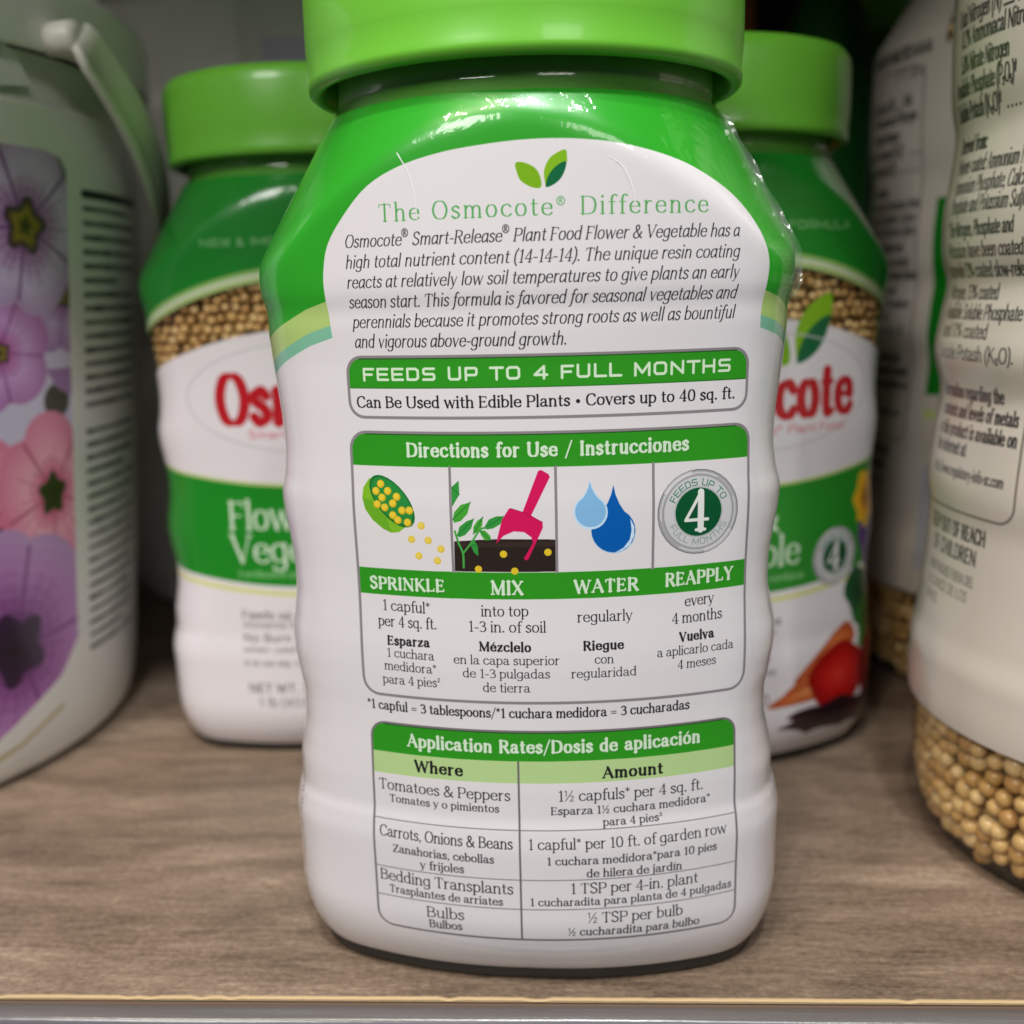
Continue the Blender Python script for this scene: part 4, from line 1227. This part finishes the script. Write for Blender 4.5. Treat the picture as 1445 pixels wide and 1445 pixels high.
# ------------------------------------------------------------------ shelf, its edge, the back wall
def wood():
    m = bpy.data.materials.new("weathered_oak_laminate"); m.use_nodes = True
    nt = m.node_tree; b = nt.nodes["Principled BSDF"]; L = nt.links.new
    tc = nt.nodes.new("ShaderNodeTexCoord")
    def noise(scale, sc, det=6, rough=.6, dist=0.0):
        mp = nt.nodes.new("ShaderNodeMapping"); mp.inputs["Scale"].default_value = scale
        n = nt.nodes.new("ShaderNodeTexNoise"); n.inputs["Scale"].default_value = sc; n.inputs["Detail"].default_value = det
        n.inputs["Roughness"].default_value = rough; n.inputs["Distortion"].default_value = dist
        L(tc.outputs["Object"], mp.inputs[0]); L(mp.outputs[0], n.inputs[0]); return n.outputs[0]
    a = noise((1, 6, 1), 11, 10, .72, .8); f = noise((1, 9, 1), 75, 6, .75, .3); g = noise((1, 1.8, 1), 520, 4, .8); h = noise((1, 3, 1), 7, 3)
    ad = nt.nodes.new("ShaderNodeMath"); ad.operation = 'MULTIPLY_ADD'; ad.inputs[1].default_value = .45; L(a, ad.inputs[0])
    m2 = nt.nodes.new("ShaderNodeMath"); m2.operation = 'MULTIPLY_ADD'; m2.inputs[1].default_value = .28; L(f, m2.inputs[0]); 
    m3_ = nt.nodes.new("ShaderNodeMath"); m3_.operation = 'MULTIPLY'; m3_.inputs[1].default_value = .34; L(g, m3_.inputs[0])
    L(m3_.outputs[0], m2.inputs[2]); L(m2.outputs[0], ad.inputs[2])
    cr = nt.nodes.new("ShaderNodeValToRGB"); e = cr.color_ramp.elements
    e[0].position = .40; e[0].color = (.055, .037, .025, 1); e[1].position = .68; e[1].color = (.43, .325, .235, 1)
    k = cr.color_ramp.elements.new(.485); k.color = (.135, .092, .062, 1); k = cr.color_ramp.elements.new(.58); k.color = (.238, .172, .121, 1)
    L(ad.outputs[0], cr.inputs[0])
    mx = nt.nodes.new("ShaderNodeMixRGB"); mx.blend_type = 'OVERLAY'; mx.inputs[0].default_value = .35
    L(cr.outputs[0], mx.inputs[1]); L(h, mx.inputs[2]); L(mx.outputs[0], b.inputs["Base Color"])
    b.inputs["Roughness"].default_value = .52
    bp = nt.nodes.new("ShaderNodeBump"); bp.inputs["Strength"].default_value = .35; bp.inputs["Distance"].default_value = .0004
    L(ad.outputs[0], bp.inputs["Height"]); L(bp.outputs[0], b.inputs["Normal"])
    return m
M_WOOD = wood()
SROT = math.radians(2.4)
def place_shelf(o):
    o.location = (-0.0073, -0.0467, ZS); o.rotation_euler = (0, 0, SROT); return o
sh = tag(place_shelf(box("shelf", -.75, .75, 0.0008, .48, -.022, 0, M_WOOD)), kind="structure")
# edging: thin pale strip on the front arris, worn and slightly uneven
rr = random.Random(21)
n = 260; v = []; f = []
hts = []
for i in range(n):
    x = -.30 + .60 * i / (n - 1)
    ch = rr.random() < .05
    hts.append((x, .0002 + rr.uniform(-.00006, .00006) - (.00035 if ch else 0), .0007 + rr.uniform(-.0001, .0001)))
for x, zt, w in hts:
    v += [(x, -.0001, -.0005), (x, -.0001 - .0001, zt - .0001), (x, w * .3, zt), (x, .0009, zt - .00012)]
for i in range(n - 1):
    for k in range(3):
        a = i * 4 + k; f.append((a, a + 4, a + 5, a + 1))
M_EDGE = principled("pale_core_edge", (0.55, 0.40, 0.22), rough=.6, bump=(400, .4, .0004, (1, 1, 1)))
tag(place_shelf(mesh_obj("shelf_edging", v, f, M_EDGE, smooth=False)), kind="structure")
M_FACE = principled("brown_edge_face", (0.17, 0.115, 0.085), rough=.55, bump=(90, .2, .0004, (.2, 1, 1)))
tag(place_shelf(box("shelf_front_face", -.74, .74, -.0004, .0006, -.0215, -.0010, M_FACE)), kind="structure")

# clear price rail clipped along the front edge
M_RAIL = thin_clear("rail_plastic", (0.74, 0.72, 0.80), rough=.22, gloss=.1, haze=.14)
rail = thing("price_rail", "clear plastic price rail running along the front edge of the wooden shelf", "price rail", (-0.0073, -0.0467, ZS), SROT)
prof = [(-.0005, -.0014), (-.0022, -.0008), (-.0044, -.0005), (-.0056, -.0009), (-.0062, -.0022), (-.0058, -.0045), (-.0050, -.0075), (-.0052, -.030)]
def sweep(name, prof, x0, x1, nseg, mat, parent, wob=0.0, seed=1):
    r = random.Random(seed); v = []
    ph = [r.uniform(0, 6) for _ in range(4)]
    for i in range(nseg + 1):
        x = x0 + (x1 - x0) * i / nseg
        w = wob * (math.sin(x * 40 + ph[0]) + .6 * math.sin(x * 95 + ph[1]))
        for y, z in prof:
            v.append((x, y, z + w))
    m = len(prof); f = [(i * m + k, (i + 1) * m + k, (i + 1) * m + k + 1, i * m + k + 1) for i in range(nseg) for k in range(m - 1)]
    return mesh_obj(name, v, f, mat, parent)
sweep("rail_lip", prof, -.3, .3, 120, M_RAIL, rail, .00012)
M_STRIP = principled("rail_insert", (0.16, 0.14, 0.165), rough=.35)
sweep("rail_insert", [(-.0030, -.0030), (-.0034, -.0045), (-.0034, -.028)], -.3, .3, 60, M_STRIP, rail, .0001, 4)

M_WALL = principled("back_panel_paint", (0.05, 0.048, 0.045), rough=.7, bump=(30, .1, .001, (1, 1, 1)))
tag(place_shelf(box("shelf_light_blocker", -.75, .75, .004, .48, .345, .367, M_WOOD)), kind="structure")  # unseen upper board, added to keep overhead light off the back rows
tag(place_shelf(box("back_wall", -.75, .75, .465, .475, .001, .60, M_WALL)), kind="structure")

# ------------------------------------------------------------------ the jars
UV_S = (-86, 86, -152, 37); UV_B = (-125, 125, -115, 112)
make_jar(SMALL, "front jar in sharp focus with its directions label, lime green screw cap and green shoulders", 0, 0, 0.0, M_FRONT, UV_S, (-148.2, 36.3), False, group="small green-capped jars", dz=.8)
FJ = [o for o in C.objects if o.name == "fertilizer_jar"][0]
def crease(pts, r):
    P = _curve(pts); th = np.array([np.sign(u) * np.interp(abs(u), S_ARC, S_ANG) for u in P[:, 0]])
    V = []; n = len(P)
    for i in range(n):
        w = r * math.sin(math.pi * (i + .4) / (n - .2)) ** .5
        R0 = float(SMALL.R(th[i:i + 1], P[i:i + 1, 1])[0])
        for da, h in ((-1, .0), (-.5, .25), (0, .38), (.5, .25), (1, .0)):
            t_ = th[i] + da * w / R0; R_ = R0 + h * w
            V.append((R_ * math.sin(t_) * MM, -R_ * math.cos(t_) * MM, P[i, 1] * MM - ZS))
    return mesh_obj("film_crease", V, grid_faces(n, 5, False), M_CREASE_GLINT, FJ)
M_CREASE_GLINT = principled("film_fold_glint", (.86, .86, .88), rough=.12, coat=1.0)  # whitened so the clear film's fold carries a painted highlight
crease([(-21.2, 26), (-19.2, 22.5), (-18.0, 18), (-17.6, 13.5)], .22)
crease([(17.5, 24), (20.5, 22), (22.5, 17.5), (22.8, 14)], .22)
M_FIN = thin_clear("film_fin", (.80, .95, .80), rough=.12, gloss=.3, haze=.12)
V = []; nf = 90; rf = random.Random(8)
for i in range(nf + 1):
    z = 35.5 - 40.0 * i / nf; t_ = math.radians(69.5); R0 = float(SMALL.R(np.array([t_]), np.array([z]))[0])
    w = (1.5 + .16 * math.sin(i * .33) + rf.uniform(-.05, .05)) * min(1, i / 4, (nf - i) / 6)
    for f_, dt_ in ((-.1, 0), (.35, .003 * math.sin(i * .31)), (.75, .006 * math.sin(i * .27 + 1)), (1.0, .010 * math.sin(i * .27 + 1) + rf.uniform(-.001, .001))):
        R_ = R0 + w * f_; a_ = t_ + dt_
        V.append((R_ * math.sin(a_) * MM, -R_ * math.cos(a_) * MM, z * MM - ZS))
mesh_obj("film_seam", V, grid_faces(nf + 1, 4, False), M_FIN, FJ)
BLP = (-80, 117, math.radians(9.5)); BRP = (46, 105, math.radians(19))
make_jar(SMALL, "blurred jar behind the front jar on the left, beside the white flower tub", BLP[0], BLP[1], BLP[2], M_JAR, UV_S, (-148.6, 36.3), True, group="small green-capped jars", dz=1.5)
make_jar(SMALL, "blurred jar behind the front jar on the right, turned so its vegetable picture shows", BRP[0], BRP[1], BRP[2], M_JAR, UV_S, (-148.6, 36.3), True, group="small green-capped jars", dz=1.5)
B1 = (169, 32, 0.0); B2 = (184, 174, 0.0); B3 = (192, 320, 0.0); B4 = (62, 262, math.radians(10))
G_ = "large jars on the right and at the back"
make_jar(BIG, "large jar at the right edge with analysis text and tan pellets showing below its label", B1[0], B1[1], B1[2], M_BIG, UV_B, (-113, 110.5), True, group=G_, dz=1.2, cap_r=53)
make_jar(BIG, "second large jar directly behind the right edge jar, a strip of green label showing", B2[0], B2[1], B2[2], M_BIG, UV_B, (-113, 110.5), True, group=G_, dz=2, cap_r=53)
make_jar(BIG, "rearmost large jar in the right hand row, pale label seen above the back right cap", B3[0], B3[1], B3[2], M_BIG, UV_B, (-113, 110.5), True, group=G_, dz=2, cap_r=53)

pellets(BIG, *B1, -149, -104, -2.6, 1.0, 5.3, "round tan fertilizer pellets filling the bottom of the right edge jar", M_PEL, layers=2, sub=2)
pellets(BIG, *B2, -149, -104, -2.0, 0.3, 4.6, "tan pellets in the bottom of the second large jar from the right edge", M_PEL, layers=1, sub=1)
pellets(BIG, *B2, 62, 108, -1.5, 1.0, 4.6, "tan pellets behind the window of the second large jar's label", M_PEL, layers=1, sub=1)
pellets(BIG, *B3, 62, 110, -1.5, 1.0, 4.6, "tan pellets behind the window of the rearmost large jar's label", M_PEL, layers=1, sub=1)
pellets(SMALL, *BLP, -28, 12, -1.9, 1.5, 3.6, "brown pellets behind the arched window of the back left jar", M_PEL, layers=2, sub=1)
pellets(SMALL, *BRP, -28, 12, -1.6, 1.9, 3.6, "brown pellets behind the arched window of the back right jar", M_PEL, layers=2, sub=1)

# ------------------------------------------------------------------ white tub with a bail handle
def tub(x, y, rz, label, art, handle=True, name="plastic_tub", k=1.0):
    t = thing(name, label, "tub", (x * MM, y * MM, ZS), rz, "white tubs")
    def prt(o):
        o.location = (0, 0, -ZS); return o
    bz = [(98, -152), (102, -151), (105, -147), (107.5, -133), (125.5, 43), (126.4, 52), (126.6, 56)]
    prt(lathe("body", [(r_ * k - .3, z) for r_, z in bz] + [((r_ - .3) * k, z) for r_, z in [(126.0, 57.2), (123, 57.6), (121.5, 59), (121, 72)]], M_TUB, t, n=200, cap_bot=True))
    # printed wrap
    n = 120; a0, a1 = math.radians(20), math.radians(112); zs = np.linspace(-148.5, 55.5, 40); V = []; UV = []
    for z in zs:
        r_ = np.interp(z, [q[1] for q in bz], [q[0] for q in bz]) * k + .15
        for j in range(n + 1):
            a = a0 + (a1 - a0) * j / n
            V.append((r_ * math.sin(a) * MM, -r_ * math.cos(a) * MM, z * MM)); UV.append((j / n, (z + 150) / 206))
    prt(mesh_obj("printed_label", V, grid_faces(len(zs), n + 1, False), art, t, uv=np.array(UV)))
    lid = prt(lathe("lid", [(122.5 * k, 74.5), (129.5 * k, 70.2), (131 * k, 70), (131.6 * k, 71), (131.8 * k, 86), (131 * k, 89.5), (128.5 * k, 91.5), (124 * k, 91.8), (121 * k, 88), (1, 88)], M_TUB, t, n=200))
    # tear tabs below the lid
    for th, w, hh in ((72, 5.5, 8.5), (60, 5, 8), (48, 5, 8)):
        a = math.radians(th); V = []
        for rr_ in (122.2, 125.2):
            for da, z in ((-w * .5, 59.5), (w * .35, 61.0), (w * .62, 61.5), (w * .25, 69.5), (-w * .12, 71.5)):
                aa = a + math.radians(da)
                V.append((rr_ * k * math.sin(aa) * MM, -rr_ * k * math.cos(aa) * MM, z * MM))
        F = [(5, 6, 7, 8, 9), (4, 3, 2, 1, 0)] + [(i, (i + 1) % 5, 5 + (i + 1) % 5, 5 + i) for i in range(5)]
        prt(mesh_obj("tear_tab", V, F, principled("white_tab", (.85, .85, .87), rough=.3), t, smooth=False))
    if handle:
        th, ph, R_ = math.radians(handle if handle is not True else 77), math.radians(37), 141.0
        e1 = Vector((math.sin(th), -math.cos(th), 0)); e2 = Vector((math.cos(th) * math.cos(ph), math.sin(th) * math.cos(ph), -math.sin(ph)))
        nrm = e1.cross(e2).normalized(); V = []; N = 72
        for i in range(N + 1):
            tt = math.pi * i / N
            rad = e1 * math.cos(tt) + e2 * math.sin(tt)
            wd = 6.6 + 1.6 * math.sin(tt) ** .5
            if i in (0, N):
                wd = 5.0
            for sx, sr in ((-1, -.9), (-1.0, .9), (-.78, 1.6), (-.7, .7), (.7, .7), (.78, 1.6), (1, .9), (1, -.9)):
                p = rad * (R_ + sr) + nrm * (wd * sx) + Vector((0, 0, 74))
                V.append(tuple(p * MM))
        f = grid_faces(N + 1, 8, True) + [tuple(range(8))[::-1], tuple(range(N * 8, N * 8 + 8))]
        hd = prt(mesh_obj("handle", V, f, M_HANDLE, t))
        # pivot boss
        for s_ in (1, -1):
            V = []; F = []; c = e1 * (134 * s_) + Vector((0, 0, 74)); ax = e1 * s_; up = Vector((0, 0, 1)); sd = ax.cross(up)
            for d_, rr_ in ((-4, 4.6), (5.0, 4.6), (6.4, 3.8), (7.0, 2.2), (7.0, .1)):
                for j in range(20):
                    a = 2 * math.pi * j / 20
                    V.append(tuple((c + ax * d_ + (up * math.cos(a) + sd * math.sin(a)) * rr_) * MM))
            prt(mesh_obj("handle_pivot", V, grid_faces(5, 20), M_HANDLE, t))
    return t
tub(-268, 92, 0, "large white tub with petunia picture and milky handle at the left edge", M_TUBP)
t2 = tub(-150, 320, math.radians(-12), "white tub at the very back above the back left jar's cap", M_TUBP, handle=False, k=.9)
t2.scale = (1, 1, 1.32)

# tall things glimpsed at the very back
M_DG = principled("dark_green_plastic", (0.012, 0.11, 0.018), rough=.22, coat=.5)
tb = thing("tall_bottle", "tall dark green bottle standing behind the back right jar's cap", "bottle", (0.116, 0.250, ZS))
lathe("body", [(20, 0), (22, 2), (22.5, 8), (22.5, 235), (21, 250), (16, 266), (11, 274), (11, 282)], M_DG, tb, n=48, cap_bot=True)
lathe("cap", [(12.5, 281), (13, 282), (13, 300), (12, 302), (.5, 302.2)], M_CAP, tb, n=48)
oc = thing("carton", "orange carton at the very back beside the tall dark green bottle", "carton", (0.062, 0.345, ZS), math.radians(-8))
M_OR = principled("orange_card", (0.62, 0.17, 0.03), rough=.5, bump=(80, .1, .0005, (1, 1, 1)))
box("side_panel", -.036, .036, -.022, .022, 0, .290, M_OR, oc, bev=.0008)
box("top_flap", -.0362, .0362, -.0224, .0, .2902, .2912, M_OR, oc)
